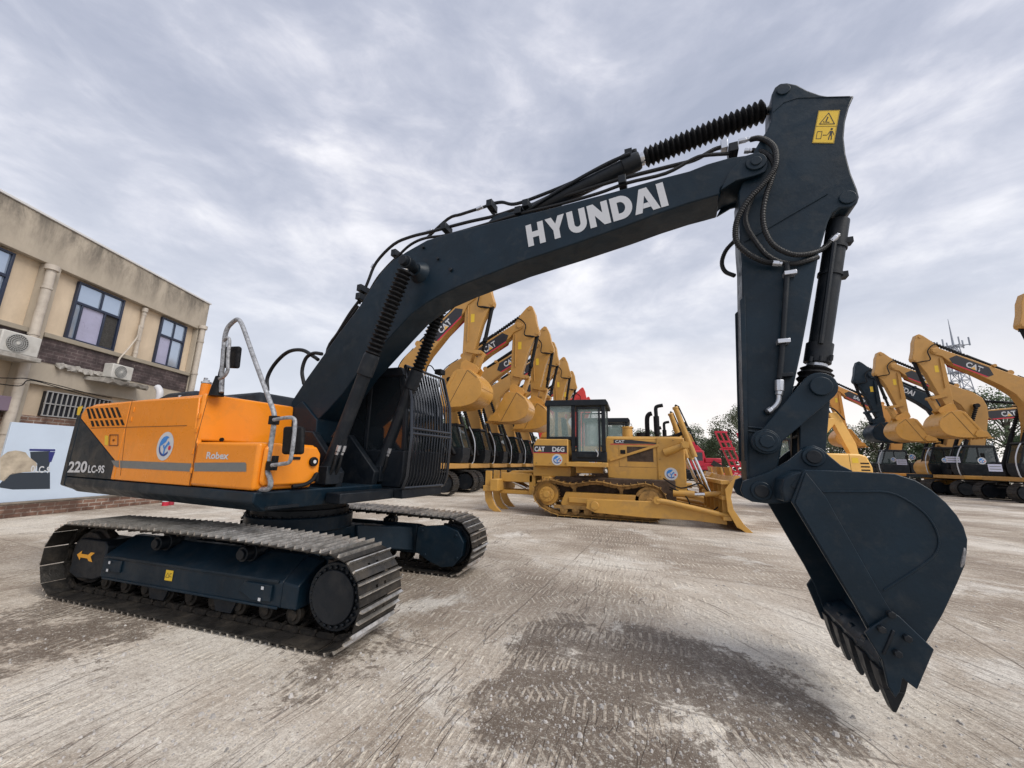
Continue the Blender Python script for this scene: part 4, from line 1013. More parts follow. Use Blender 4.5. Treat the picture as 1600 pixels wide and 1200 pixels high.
# local frame: x along facade (0 = right corner, negative to the left), y: FN direction sign
sg = 1 if Vector((-FD.y, FD.x, 0)).dot(FN) > 0 else -1
def plaster(name, c, dirt, zdirt):
    M = bpy.data.materials.new(name); M.use_nodes = True; t = N(M.node_tree); b = M.node_tree.nodes['Principled BSDF']
    oc = t.n('ShaderNodeTexCoord').outputs['Object']
    st = t.noise(t.n('ShaderNodeMapping', {0: oc, 3: (1.0, 1.0, .34)}).outputs[0], 1.6, 9, .74, .4)
    sp_ = t.noise(oc, 1.3, 8, .65, .3)
    col = t.mix(t.ramp(sp_, [(.3, 0), (.7, 1)]), tuple(x*.9 for x in c), tuple(min(1, x*1.06) for x in c))
    z = t.n('ShaderNodeSeparateXYZ', {0: oc}).outputs[2]
    # rain streaks that start at the parapet
    top_ = t.n('ShaderNodeMapRange', {0: z, 1: 6.9, 2: 7.95, 3: 0.0, 4: zdirt}).outputs[0]
    f = t.math('MULTIPLY', t.ramp(st, [(.38, 0), (.62, 1)]), t.math('ADD', top_, .18))
    col = t.mix(t.math('MINIMUM', f, .85), col, dirt)
    t.t.links.new(col, b.inputs['Base Color']); b.inputs['Roughness'].default_value = .9
    bp = t.n('ShaderNodeBump', {'Height': t.noise(oc, 30, 4), 'Strength': .25, 'Distance': .01}); t.t.links.new(bp.outputs[0], b.inputs['Normal'])
    return M
def brick(name, c1, c2, mort, sc=1.0, vert='xz'):
    M = bpy.data.materials.new(name); M.use_nodes = True; t = N(M.node_tree); b = M.node_tree.nodes['Principled BSDF']
    oc = t.n('ShaderNodeTexCoord').outputs['Object']; s = t.n('ShaderNodeSeparateXYZ', {0: oc})
    v = t.n('ShaderNodeCombineXYZ', {0: t.math('ADD', s.outputs[0], s.outputs[1]), 1: s.outputs[2], 2: 0.0}).outputs[0]
    br = t.n('ShaderNodeTexBrick', {'Vector': v, 'Color1': (*c1, 1), 'Color2': (*c2, 1), 'Mortar': (*mort, 1), 'Scale': sc, 'Mortar Size': .012, 'Brick Width': .30, 'Row Height': .10, 'Bias': -.1})
    dm = t.ramp(t.noise(oc, 1.6, 7, .7), [(.38, 0), (.56, .85)])
    t.t.links.new(t.mix(dm, br.outputs[0], tuple(x*.35 for x in c1)), b.inputs['Base Color']); b.inputs['Roughness'].default_value = .85
    bp = t.n('ShaderNodeBump', {'Height': br.outputs[1], 'Strength': -.4, 'Distance': .01}); t.t.links.new(bp.outputs[0], b.inputs['Normal'])
    return M
PL1 = plaster('beige_render', (.44, .385, .31), (.13, .115, .095), 1.0)
PL2 = plaster('cream_render', (.66, .54, .40), (.20, .15, .10), 0.0)
SILL = plaster('grey_ledge', (.33, .29, .23), (.10, .09, .075), 0.0)
BRP = brick('purple_brown_brick', (.085, .060, .062), (.115, .08, .08), (.17, .14, .135))
BRR = brick('old_red_brick', (.20, .105, .075), (.30, .18, .13), (.42, .38, .33))
FRAME = mat('blue_black_frame', (.018, .027, .055), .4)
def wglass():
    M = bpy.data.materials.new('reflecting_window_glass'); M.use_nodes = True; b = M.node_tree.nodes['Principled BSDF']
    b.inputs['Base Color'].default_value = (.42, .50, .62, 1); b.inputs['Roughness'].default_value = .08; b.inputs['Metallic'].default_value = .55
    return M
WGL = wglass()
CURT = mat('lilac_curtain_glass', (.36, .36, .50), .35, 0, .8, .1, 3); SCRN = mat('insect_screen', (.05, .048, .045), .8, 0, .3, .4, 30)
def fb(b, x0, x1, z0, z1, d0, d1): b.box(min(x0, x1), max(x0, x1), sg*d0, sg*d1, min(z0, z1), max(z0, z1)); return b
TL = -16.0
zr = 8.0; zl = sum(fp(u, v)[1] for u, v in ((20, 388), (150, 444), (290, 505)))/3
zs = sum(fp(u, v)[1] for u, v in ((75, 522), (270, 574)))/2
zb = sum(fp(u, v)[1] for u, v in ((70, 567), (225, 598)))/2
x1a = fp(97, 421)[0]; x1b = fp(73, 420)[0]       # pier with the big downpipe
xr = fp(310, 514)[0]
b = MB(); fb(b, TL, 0, 0, zr-.05, -9, -.22); BLw = b.build('wall', PL2, BL, .01)
b = MB()
fb(b, TL, 0, zl, zr, -.219, 0); fb(b, x1b, x1a, 0, zl-.002, -.218, 0); fb(b, xr, 0, 0, zl-.002, -.218, 0)
fb(b, -.2, -.001, 0, zr-.002, -8.8, -.2205) if False else None
b.build('fascia', PL1, BL, .015)
b = MB(); fb(b, TL, .05, zr+.001, zr+.07, -.3, .04); b.build('roof_edge', mat('pale_coping', (.62, .62, .62), .6), BL, .01)
b = MB(); fb(b, TL, 0, zr+.002, zr+.05, -9, -.32); b.build('roof', SILL, BL)
b = MB(); fb(b, x1a+.002, xr-.002, zs-.13, zs, -.217, .03); fb(b, TL, x1b-.002, zs-.13, zs, -.217, .03); b.build('sill', SILL, BL, .01)
b = MB(); fb(b, x1a+.003, xr-.003, zb, zs-.131, -.216, -.03); fb(b, TL, x1b-.003, zb, zs-.131, -.216, -.03); b.build('brick_band', BRP, BL)
# lower storey: beam under the band and a wall slightly proud
zg = fp(78, 611)[1]; zgb = fp(72, 649)[1]
b = MB(); fb(b, x1a+.004, xr-.004, zg+.14, zb-.001, -.215, -.05); b.build('beam', PL1, BL)
b = MB(); fb(b, x1a+.004, xr-.004, zgb-.42, zgb-.04, -.215, -.04); fb(b, TL, x1b-.004, zgb-.42, zgb-.04, -.215, -.04); b.build('brick_band', BRR, BL)
def window(pts, cols, par=BL, transom=.36):
    (u0, v0), (u1, v1), (u2, v2), (u3, v3) = pts
    xl = (fp(u0, v0, -.2)[0]+fp(u2, v2, -.2)[0])/2; xr_ = (fp(u1, v1, -.2)[0]+fp(u3, v3, -.2)[0])/2
    zt = zl-.06; zb_ = zs+.02
    f = MB(); d0, d1 = -.21, -.12; w_ = .06
    fb(f, xl, xr_, zt-w_, zt, d0, d1); fb(f, xl, xr_, zb_, zb_+w_, d0, d1); fb(f, xl, xl+w_, zb_+w_, zt-w_, d0, d1); fb(f, xr_-w_, xr_, zb_+w_, zt-w_, d0, d1)
    zm = zt-(zt-zb_)*transom; fb(f, xl+w_, xr_-w_, zm-.04, zm+.04, d0, d1-.005)
    k = len(cols)
    xs = [xl+w_+(xr_-xl-2*w_)*c[0] for c in cols]+[xr_-w_]
    for x in xs[1:-1]: fb(f, x-.025, x+.025, zb_+w_, zm-.04, d0, d1-.01)
    xm = xl+(xr_-xl)*.52; fb(f, xm-.025, xm+.025, zm+.04, zt-w_, d0, d1-.01)
    wo = f.build('window', FRAME, par, .006)
    g1 = MB(); fb(g1, xl+w_, xr_-w_, zm+.04, zt-w_, -.2, -.17)
    g1.build('pane', WGL, wo)
    for i in range(k):
        g1 = MB(); fb(g1, xs[i], xs[i+1]-.001, zb_+w_, zm-.04, -.2, -.175-.004*i); g1.build('pane', cols[i][1], wo)
    return wo
window([(120, 440), (194, 467), (101, 522), (175, 546)], [(0, WGL), (.14, CURT), (.66, SCRN)])
window([(251, 495), (292, 510), (238, 564), (276, 575)], [(0, CURT), (.5, WGL)], transom=.38)
window([(-62, 366), (19, 397), (-75, 440), (3, 462)], [(0, WGL), (.5, WGL)])
# barred ground floor window
xg0 = fp(75, 630)[0]; xg1 = fp(172, 660)[0]
b = MB(); fb(b, xg0, xg1, zgb, zg, -.21, -.13); go = b.build('window', mat('dark_room', (.012, .014, .02), .5), BL)
b = MB()
n_ = 14
for i in range(n_+1): x = xg0+(xg1-xg0)*i/n_; fb(b, x-.012, x+.012, zgb, zg, -.1, -.075)
for z in (zgb, (zgb+zg)/2, zg): fb(b, xg0-.02, xg1+.02, z-.014, z+.014, -.1045, -.07)
b.build('window_bars', mat('galvanised_bar', (.42, .42, .42), .5, .3), go)
b = MB(); xa, za = fp(-30, 634); xb_, _ = fp(11, 640); fb(b, xa, xb_, zgb+.0, zgb+.38, -.21, .14); b.build('window_cage', mat('cage_purple', (.20, .15, .2), .6), BL, .02)
# downpipes
PIPE = mat('painted_pipe', (.47, .42, .36), .6, 0, .4, .15, 3, 0, 30, (.18, .13, .1), 0, 2, .5)
def dpipe(u, v, zt, zb_, r_, off=.12, head=True):
    x = fp(u, v, off)[0]; b = MB(); b.cyl((x, sg*off, zb_), (x, sg*off, zt), r_, 16)
    if head: b.cyl((x, sg*off, zt-.14), (x, sg*off, zt), r_*1.5, 12)
    for k in range(5): zz = zb_+(zt-zb_)*(k+.5)/5; b.cyl((x, sg*off, zz-.03), (x, sg*off, zz+.03), r_*1.18, 16)
    return b.build('downpipe', PIPE, BL)
dpipe(80, 425, zl-.06, 0, .10, .12); dpipe(226, 487, zl-.05, zb+.3, .06, -.1); dpipe(321, 494, zl+.15, 0, .10, .14)
b = MB(); x, z = fp(95, 424, -.1); fb(b, x1a-.03, x1a+.015, 0, zl-.01, -.2, -.002) if False else None
# broken concrete shelf for the air conditioner, and the balcony slab on the left
CONC = mat('weathered_concrete', (.36, .34, .31), .9, 0, .3, .35, 4, .4, 20, (.08, .075, .065), 0, 3, .85)
sh0 = fp(152, 590, .25); sh1 = fp(224, 603, .25); zsf = (sh0[1]+sh1[1])/2
rnd = random.Random(5)
b = MB(); pts = []
for i in range(12): pts.append((sh0[0]+(sh1[0]-sh0[0])*i/11, sg*(.5+rnd.uniform(-.05, .04))))
A_ = [(pts[0][0]-.1, sg*-.04, zsf)]+[(x, y, zsf+rnd.uniform(-.02, .02)) for x, y in pts]+[(pts[-1][0]+.05, sg*-.04, zsf)]
b.loft(A_, [(x, y*.9, z-.10+rnd.uniform(-.05, .03)) for x, y, z in A_]); b.build('shelf', CONC, BL)
bs1 = fp(60, 561, .5); b = MB(); fb(b, TL, bs1[0], bs1[1]-.12, bs1[1]+.0, -.03, .6); b.build('shelf', CONC, BL, .02)
# cracked edge of the band
b = MB()
for i in range(14):
    x = fp(88, 570)[0]+(fp(150, 588)[0]-fp(88, 570)[0])*i/13
    b.loft([(x, sg*-.03, zb-.03), (x+.22, sg*-.03, zb-.03), (x+.2, sg*-.03, zb+.06+rnd.uniform(0, .05)), (x, sg*-.03, zb+.05)], [(x, sg*(.02+rnd.uniform(0, .12)), zb-.05-rnd.uniform(0, .1)), (x+.2, sg*.04, zb-.04-rnd.uniform(0, .06)), (x+.2, sg*.03, zb+.03), (x+.02, sg*.03, zb+.05)])
b.build('broken_render', CONC, BL)
def FPt(u, v, d): t_, z = fp(u, v, d); return FC+FD*t_+FN*d+Vector((0, 0, z))
# air conditioners
ACW = mat('air_conditioner_white', (.52, .51, .48), .5, 0, .4, .1, 4, 0, 30, (.25, .22, .18), 0, 3, .4); ACG = mat('fan_grille_dark', (.09, .09, .085), .6); ACR = mat('fan_grille_wire', (.38, .38, .37), .5)
def ac(label, u0, v0, u1, v1, d, wd_, ht):
    a = FPt(u0, v0, d); o = thing('air_conditioner', label, 'air conditioner', Vector((a.x, a.y, 0)), rzB)
    zb_ = a.z; b = MB(); b.box(0, wd_, sg*0, -sg*.30, zb_, zb_+ht); co = b.build('casing', ACW, o, .025)
    b = MB(); cx_, cz_ = wd_*.40, zb_+ht*.5; rr = ht*.42
    b.cyl((cx_, sg*.001, cz_), (cx_, sg*.012, cz_), rr, 32); g_ = b.build('fan_grille', ACG, o)
    b = MB()
    for k in (.99, .8, .6, .4): b.tube([(cx_+rr*k*math.cos(t_), sg*.02, cz_+rr*k*math.sin(t_)) for t_ in [i*math.pi/14 for i in range(28)]], .006, 4, closed=True)
    for i in range(24): t_ = i*math.pi/12; b.tube([(cx_+rr*.15*math.cos(t_), sg*.02, cz_+rr*.15*math.sin(t_)), (cx_+rr*math.cos(t_+.5), sg*.02, cz_+rr*math.sin(t_+.5))], .005, 4)
    b.build('grille_wire', ACR, g_)
    b = MB(); b.cyl((cx_, sg*.018, cz_), (cx_, sg*.03, cz_), rr*.17, 16); b.build('fan_hub', ACW, g_)
    b = MB(); b.box(.05, .12, -sg*.28, sg*0, zb_-.05, zb_-.001); b.box(wd_-.12, wd_-.05, -sg*.28, sg*0, zb_-.05, zb_-.001); multi(b, 'foot', CONC, o)
    return o
ac('white air conditioner unit on the broken concrete shelf between the two upper windows', 173, 589, 214, 595, .30, .70, .46)
ac('white air conditioner with a large fan at the left edge beside the thick downpipe', -4, 546, 49, 556, .35, .84, .54)
# refrigerant hose and cables on the wall
b = MB(); b.tube(smooth([FPt(218, 508, .0), FPt(215, 525, .02), FPt(206, 538, .03), FPt(196, 550, .05), FPt(187, 560, .1), FPt(184, 568, .2)]), .025, 8)
b.build('x', PIPE, None); o_ = bpy.context.scene.objects['x']; o_.name = 'refrigerant_hose'; tag(o_, 'pale insulated hose running down the wall to the air conditioner on the shelf', 'hose')
b = MB()
for pts in ([(-20, 590), (20, 591), (45, 592), (90, 602), (140, 615), (175, 622)], [(-20, 597), (30, 603), (48, 594), (100, 608), (170, 628)]):
    b.tube(smooth([FPt(u, v, .35) for u, v in pts]), .012, 6)
tag(b.build('wall_cable', BLACK, None), 'two dark cables sagging along the lower wall of the building', 'cable')
# ================================================================ low brick wall with the white hoarding behind the machine
g0 = ground(0, 811); g1 = ground(250, 786); wd0 = (g1-g0).normalized(); gA = g0-wd0*7; gB = g0+wd0*(g1-g0).length*1.75; Lw = (gB-gA).length
rzW = math.atan2(wd0.y, wd0.x); wn = Vector((wd0.y, -wd0.x, 0)); 
if wn.dot(CO-g0) < 0: wn = -wn
sw = 1 if Vector((-wd0.y, wd0.x, 0)).dot(wn) > 0 else -1
BW = thing('brick_wall', 'low old brick wall at the foot of the white hoarding on the left', 'wall', gA, rzW)
def wp(u, v): r_ = ray(u, v); k = (g0-CO).dot(wn)/r_.dot(wn); P = CO+r_*k; return ((P-gA).dot(wd0), P.z)
hw = (wp(0, 788)[1]+wp(200, 776)[1])/2
MB().box(0, Lw, -sw*.24, 0, 0, hw).build('wall_face', BRR, BW, .01)
b = MB(); b.box(0, Lw+.02, -sw*.26, sw*.015, hw+.001, hw+.05); b.build('coping', mat('dirty_coping', (.20, .17, .14), .9, 0, .3, .4, 4), BW, .012)
HB = thing('hoarding', 'pale blue-white hoarding panel, marked by retouching smears, standing on the low brick wall', 'hoarding', gA, rzW)
hz_ = (wp(30, 661)[1]+wp(100, 664)[1])/2; xh0 = wp(6, 720)[0]
HOA = mat('hoarding_white', (.52, .61, .73), .55, 0, .4, .05, 1.0)
MB().box(xh0, Lw-.6, -sw*.14, -sw*.08, hw+.052, hz_).build('panel', HOA, HB, .004)
def hq(name, pts, m_, d=.003):
    return flat(name, [[(wp(u, v)[0], -sw*.08, wp(u, v)[1]) for u, v in pts]], m_, HB, (0, sw, 0), d)
hq('tan_smear', [(8, 712), (16, 706), (28, 704), (36, 705), (44, 707), (50, 715), (60, 721), (62, 728), (56, 737), (40, 738), (20, 742), (10, 752), (4, 750), (4, 716)], mat('smear_tan', (.42, .36, .28), .7, 0, .3, .3, 5))  # from here on: a retouching smear, laid on the panel as flat marks
hq('dark_smear', [(12, 747), (24, 739), (82, 738), (82, 764), (24, 765), (4, 762), (3, 757)], mat('smear_charcoal', (.025, .035, .05), .6))
hq('dark_smear', [(51, 706), (82, 705), (82, 722), (78, 736), (62, 736), (62, 724), (52, 716)], bpy.data.materials['smear_charcoal'], .004)
hq('navy_smear', [(50, 701.5), (90, 702), (90, 705), (50, 704.5)], mat('smear_navy', (.02, .025, .16), .6), .005)
hq('navy_smear', [(80, 706), (90, 706), (84, 722), (80, 722)], bpy.data.materials['smear_navy'], .005)
def hv(u, v): x, z = wp(u, v); return Vector((x, -sw*.08+sw*.006, z))
try: letters('letter_smear', '0LC-9', hv(52, 738), hv(82, 740), hv(52, 727), WHITE, HB, off=.02, shear=.2)  # piece of the model number repeated by the retouching smear
except Exception as e_: print('letters', e_)
# little red bollards at the foot of the wall
for i, (u, v, lb) in enumerate(((258, 788, 'small faded red post at the foot of the brick wall, the left one of two'), (266, 787, 'small dark red post at the foot of the brick wall, the right one of two'))):
    P = ground(u, v+2); b = MB(); b.tube([(0, 0, 0), (0, 0, .22), (0, 0, .27), (0, 0, .30)], [.09, .085, .07, .03], 14)
    o = b.build('red_post', [RED, mat('dark_red_paint', (.32, .02, .04), .5)][i], None); o.location = P; tag(o, lb, 'post', 'small red posts by the brick wall')
    b = MB(); b.tube([(0, 0, .12), (0, 0, .17)], .092, 14); b.build('white_ring', WHITE, o)
# ================================================================ GENERIC EXCAVATORS
RP = {}
def rot2(p, c, a): s_, k = math.sin(a), math.cos(a); return (c[0]+(p[0]-c[0])*k-(p[1]-c[1])*s_, c[1]+(p[0]-c[0])*s_+(p[1]-c[1])*k)
def rig(label, body, bodyd, logo, ba=0.0, aa=0.0, kb=1.0, name='excavator', group=None, cabs=True, thumb=False):
    """yard excavator, x forward; ba = boom turned up (deg), aa = arm kept at this angle"""
    o = thing(name, label, 'excavator', (0, 0, 0), 0, group)
    foot = (.2, 2.4); pin0 = (3.9, 9.5)
    def bo(p): return rot2(p, foot, R(ba))
    pin = bo(pin0)
    def ar(p): q = rot2(p, pin0, R(aa)); return (q[0]+pin[0]-pin0[0], q[1]+pin[1]-pin0[1])
    def V3(p, y): return Vector((p[0], y, p[1]))
    # tracks
    for s in (-1, 1):
        b = MB(); b.prism([(-1.9, .3), (-1.7, .75), (1.7, .75), (2.0, .45), (1.6, .25), (-1.6, .25)], s*1.0, s*1.42); b.cyl((1.78, s*.95, .55), (1.78, s*1.45, .55), .40, 20); b.cyl((-1.78, s*.95, .55), (-1.78, s*1.45, .55), .40, 20)
        for x in (-1.2, -.6, 0, .6, 1.2): b.cyl((x, s*1.05, .2), (x, s*1.4, .2), .12, 10)
        b.build('track_frame', DARK2, o)
        b = MB(); belt(b, None, s*1.2, 1.78, .55, .55, 46, .62, Matrix.Identity(4), gh=.035, bars=(.1, .55), holes=False, sag=0.05)
        b.build('track_shoes', SHOE, o, smooth=0)
    b = MB(); b.box(-.9, .9, -1.0, 1.0, .45, .85); b.cyl((0, 0, .85), (0, 0, 1.2), .7, 28); b.build('car_body', DARK2, o, .03)
    b = MB(); b.box(-3.0, 1.75, -1.45, 1.45, 1.2, 1.45); b.build('deck_frame', body if cabs else bodyd, o, .03)
    b = MB(); b.prism([(-3.35, 1.3), (-3.4, 2.0), (-3.2, 2.45), (-2.4, 2.45), (-2.4, 1.25)], -1.45, 1.45); b.build('counterweight', bodyd, o, .15)
    b = MB(); b.box(-2.38, 1.2, -1.44, -.5, 1.46, 2.35); b.box(-2.38, -.25, -.49, 1.44, 1.46, 2.4); hs = b.build('housing', bodyd, o, .05)
    b = MB()
    for i in range(6): b.box(-2.1+i*.11, -2.05+i*.11, 1.441, 1.45, 1.7, 2.15)
    b.build('vent', BLACK, hs)
    b = MB(); b.cyl((-1.3, .4, 2.4), (-1.3, .4, 2.8), .06, 10); b.build('exhaust_pipe', BLACK, hs)
    # cab (left side, y > 0)
    b = MB(); b.prism([(-.2, 1.46), (1.65, 1.46), (1.78, 1.75), (1.8, 2.25), (-.2, 2.25)], .5, 1.44); cb = b.build('cab', DARK2, o, .03)
    b = MB(); b.prism([(-.2, 3.34), (1.35, 3.34), (1.45, 3.40), (1.35, 3.5), (-.15, 3.5)], .49, 1.45)
    for y_ in (.5, 1.38):
        b.box(-.2, -.08, y_, y_+.06, 2.26, 3.339); b.box(.72, .80, y_, y_+.06, 2.26, 3.339); b.prism([(1.70, 2.255), (1.78, 2.255), (1.42, 3.339), (1.32, 3.339)], y_, y_+.06)
    b.build('cab_frame', DARK2, cb, .01)
    b = MB(); b.prism([(-.1, 2.26), (1.72, 2.26), (1.36, 3.33), (-.1, 3.33)], .52, .53); b.prism([(-.1, 2.26), (1.72, 2.26), (1.36, 3.33), (-.1, 3.33)], 1.41, 1.42)
    b.prism([(1.73, 2.26), (1.74, 2.26), (1.38, 3.33), (1.37, 3.33)], .56, 1.38); b.build('window', GLASST, cb)
    b = MB(); b.box(.3, .75, .75, 1.2, 2.0, 2.35); b.box(.25, .36, .77, 1.18, 2.35, 2.95); b.build('seat', BLACK, cb, .04)
    b = MB(); b.tube(smooth([(1.62, 1.5, 3.4), (1.80, 1.52, 3.1), (1.98, 1.52, 2.6), (2.02, 1.5, 2.1), (1.98, 1.5, 1.6), (1.9, 1.45, 1.45)]), .03, 8); b.build('handrail', SILVER, o)
    b = MB(); b.box(1.70, 1.76, -1.2, -.95, 2.5, 2.9); b.tube([(1.5, -1.1, 2.0), (1.7, -1.1, 2.5)], .02, 6); b.build('mirror', BLACK, o, .01)
    # boom
    bp_ = [(-.12, 2.3), (-.55, 3.8), (-1.0, 5.6), (-1.05, 6.3), (-.88, 6.95), (-.4, 7.38), (.1, 7.62), (2.2, 8.85), (3.3, 9.45), (3.75, 9.72), (4.05, 9.68), (4.15, 9.45), (4.02, 9.28), (3.6, 9.1), (3.3, 8.75), (2.2, 7.95), (.95, 7.0), (.4, 6.45), (.12, 5.8), (.18, 4.6), (.55, 2.5), (.4, 2.2), (.1, 2.12)]
    bp_ = [bo(p_) for p_ in bp_]
    bo_ = MB().prism(bp_, -.27, .27).build('boom', body, o, .03)
    b = MB()
    for p_, r_ in (((-.35, 6.35), .2), ((3.9, 9.5), .16), ((1.1, 8.35), .1)): q = bo(p_); b.cyl((q[0], -.31, q[1]), (q[0], .31, q[1]), r_, 20)
    multi(b, 'pin_boss', body, bo_, .01)
    # arm
    ap = [(3.42, 5.95), (3.45, 7.5), (3.5, 9.2), (3.62, 9.75), (3.95, 10.2), (4.3, 10.58), (4.5, 10.72), (4.66, 10.66), (4.85, 10.2), (4.95, 9.6), (5.12, 9.05), (5.05, 8.85), (4.85, 8.75), (4.5, 8.0), (4.1, 6.6), (3.85, 5.85), (3.68, 5.65), (3.5, 5.7)]
    am = MB().prism([ar(p_) for p_ in ap], -.2, .2).build('arm', body, o, .025)
    b = MB()
    for p_, r_ in (((4.5, 10.52), .1), ((4.98, 8.98), .1), ((3.62, 5.85), .11), ((3.72, 6.5), .1)): q = ar(p_); b.cyl((q[0], -.235, q[1]), (q[0], .235, q[1]), r_, 16)
    multi(b, 'pin_boss', body, am)
    for s in (-1, 1):
        n_ = (0, s, 0)
        flat('sticker', [[V3(ar(p_), s*.2) for p_ in ((3.85, 8.05), (4.05, 8.05), (4.05, 8.5), (3.85, 8.5))]], YEL, am, n_, .004)
    b = MB()
    for s in (-1, 1): b.tube([V3(ar((3.7, 9.0)), s*.24), V3(ar((3.72, 7.0)), s*.24)], .03, 6)
    multi(b, 'arm_pipe', body, am)
    # cylinders
    for s in (-1, 1):
        T_ = V3(bo((-.35, 6.35)), s*.45); B_ = Vector((1.35, s*.45, 1.9)); d = (B_-T_).normalized(); ln_ = (B_-T_).length
        cy = MB().tube([T_+d*ln_*.52, B_], .11, 14).build('boom_cylinder', BLACK, o)
        MB().bellows(T_+d*.12, T_+d*ln_*.53, .075, .125, 16, 12).build('bellows', BLACK, cy, smooth=0); MB().cyl(T_+Vector((0, .1, 0)), T_-Vector((0, .1, 0)), .15, 16).build('rod_eye', BLACK, cy)
    T_ = V3(ar((4.5, 10.52)), 0); B_ = V3(bo((.3, 7.9)), 0); d = (B_-T_).normalized(); ln_ = (B_-T_).length
    cy = MB().tube([T_+d*ln_*.55, B_], .11, 14).build('arm_cylinder', BLACK, o); MB().bellows(T_+d*.15, T_+d*ln_*.56, .07, .12, 16, 12).build('bellows', BLACK, cy, smooth=0)
    b = MB(); b.cyl(B_+Vector((0, .12, 0)), B_-Vector((0, .12, 0)), .16, 14); b.build('cylinder_eye', body, cy)
    T_ = V3(ar((4.98, 8.98)), 0); J = ar((4.45, 6.35)); B_ = V3(J, 0); d = (B_-T_).normalized(); ln_ = (B_-T_).length
    cy = MB().tube([T_+d*.1, T_+d*ln_*.68, T_+d*ln_*.69, T_+d*ln_*.75], [.10, .10, .125, .125], 14).build('bucket_cylinder', BLACK, o); MB().bellows(T_+d*ln_*.75, B_-d*.1, .06, .11, 5, 12).build('bellows', BLACK, cy, smooth=0)
    # links
    b = MB()
    for s in (-1, 1): bar2(b, ar((3.72, 6.5)), J, .08, .11, s*.25, s*.30)
    b.cyl((J[0], -.33, J[1]), (J[0], .33, J[1]), .08, 14); b.build('idler_link', body, o)
    E_ = ar((4.2, 5.55)); b = MB(); bar2(b, J, E_, .11, .1, -.17, .17); b.build('bucket_link', body, o)
    # bucket
    piv = (3.62, 5.85)
    def bu(p_): return ar((piv[0]+(p_[0]-piv[0])*kb, piv[1]+(p_[1]-piv[1])*kb))
    HW = .72*kb
    so_ = [(v_[0], v_[2]) for v_ in smooth([(4.12, 5.38, ), (4.45, 5.08), (4.66, 4.68), (4.63, 4.28), (4.38, 3.97), (3.9, 3.80), (3.2, 3.76), (2.45, 3.78)] and [(x_, 0, z_) for x_, z_ in ((4.12, 5.38), (4.45, 5.08), (4.66, 4.68), (4.63, 4.28), (4.38, 3.97), (3.9, 3.80), (3.2, 3.76), (2.45, 3.78))], 3)]
    si = [(2.42, 3.84), (2.9, 4.6), (3.3, 5.35), (3.5, 5.45)]
    sd_ = [bu(p_) for p_ in so_+si]; shl = [bu(p_) for p_ in [(3.5, 5.47)]+so_]; ish = inset(shl, -.04)
    c0 = bu((3.6, 4.6))
    if (Vector(ish[9])-Vector(c0)).length > (Vector(shl[9])-Vector(c0)).length: ish = inset(shl, .04)
    bmat = body if body is not CAT else CATB
    bko = MB().prism(shl+ish[::-1], -HW, HW).build('bucket', bmat, o, 0)
    for s in (-1, 1): MB().prism(sd_, s*(HW-.01), s*(HW+.03)).build('side_plate', bmat, bko, .01)
    b = MB()
    for s in (-1, 1):
        b.prism([bu(p_) for p_ in ((2.42, 3.80), (2.9, 4.55), (3.3, 5.3), (3.45, 5.3), (2.9, 4.35), (2.75, 3.80))], s*(HW+.031), s*(HW+.05))
        b.prism([bu(p_) for p_ in ((2.35, 3.82), (2.5, 4.15), (2.95, 4.2), (3.1, 3.95), (3.0, 3.8))], s*(HW+.052), s*(HW+.08))
    multi(b, 'side_cutter', bmat, bko, .006)
    b = MB()
    for s in (-1, 1):
        b.tube([V3(bu((3.98, 5.38)), s*(HW+.03)), V3(bu((3.12, 3.82)), s*(HW+.03))], .014, 4); b.tube([V3(bu((3.98, 5.38)), s*(HW+.03)), V3(bu((4.42, 5.02)), s*(HW+.03))], .012, 4)
    multi(b, 'weld_seam', GRIME, bko, smooth=0)
    b = MB()
    if math.hypot(ish[9][0]-shl[9][0], ish[9][1]-shl[9][1]) > 0:
        osh = [(a_[0]-(b_[0]-a_[0])*.5, a_[1]-(b_[1]-a_[1])*.5) for a_, b_ in zip(shl, ish)]
        for k0, k1 in ((6, 9), (11, 14), (16, 19)): b.prism(shl[k0:k1]+osh[k0:k1][::-1], -HW+.03, HW-.03)
    multi(b, 'wear_strip', bmat, bko, smooth=0)
    b = MB()
    for s in (-1, 1): b.prism([bu(p_) for p_ in ((3.45, 5.9), (3.65, 6.0), (4.2, 5.7), (4.35, 5.5), (4.2, 5.25), (3.6, 5.3), (3.4, 5.6))], s*.24, s*.30)
    multi(b, 'bucket_ear', bmat, bko, .01)
    for i in range(5):
        y_ = (-1+i*.5)*(HW-.08); a_ = bu((2.55, 3.86)); c_ = bu((2.55, 3.72)); t_ = bu((2.15, 3.74))
        b = MB(); b.loft([(a_[0], y_-.06, a_[1]), (a_[0], y_+.06, a_[1]), (c_[0], y_+.06, c_[1]), (c_[0], y_-.06, c_[1])], [(t_[0], y_-.03, t_[1]+.02), (t_[0], y_+.03, t_[1]+.02), (t_[0], y_+.03, t_[1]-.01), (t_[0], y_-.03, t_[1]-.01)])
        b.build('tooth', bmat, bko)
    # hoses
    b = MB()
    for s, k in ((-1, 1), (1, 1), (-1, .8)):
        b.tube(smooth([V3(bo((2.2, 8.95)), s*.12), V3(bo((3.3, 9.62)), s*.18), V3(bo((3.8, 9.95)), s*.26), V3(ar((4.3, 9.5)), s*.32), V3(ar((4.2, 8.9*k+.9-.0)), s*.32) if False else V3(ar((4.25, 8.9)), s*.32), V3(ar((4.6, 8.6+.2*k)), s*.28), V3(ar((5.0, 8.75)), s*.1)]), .035, 6)
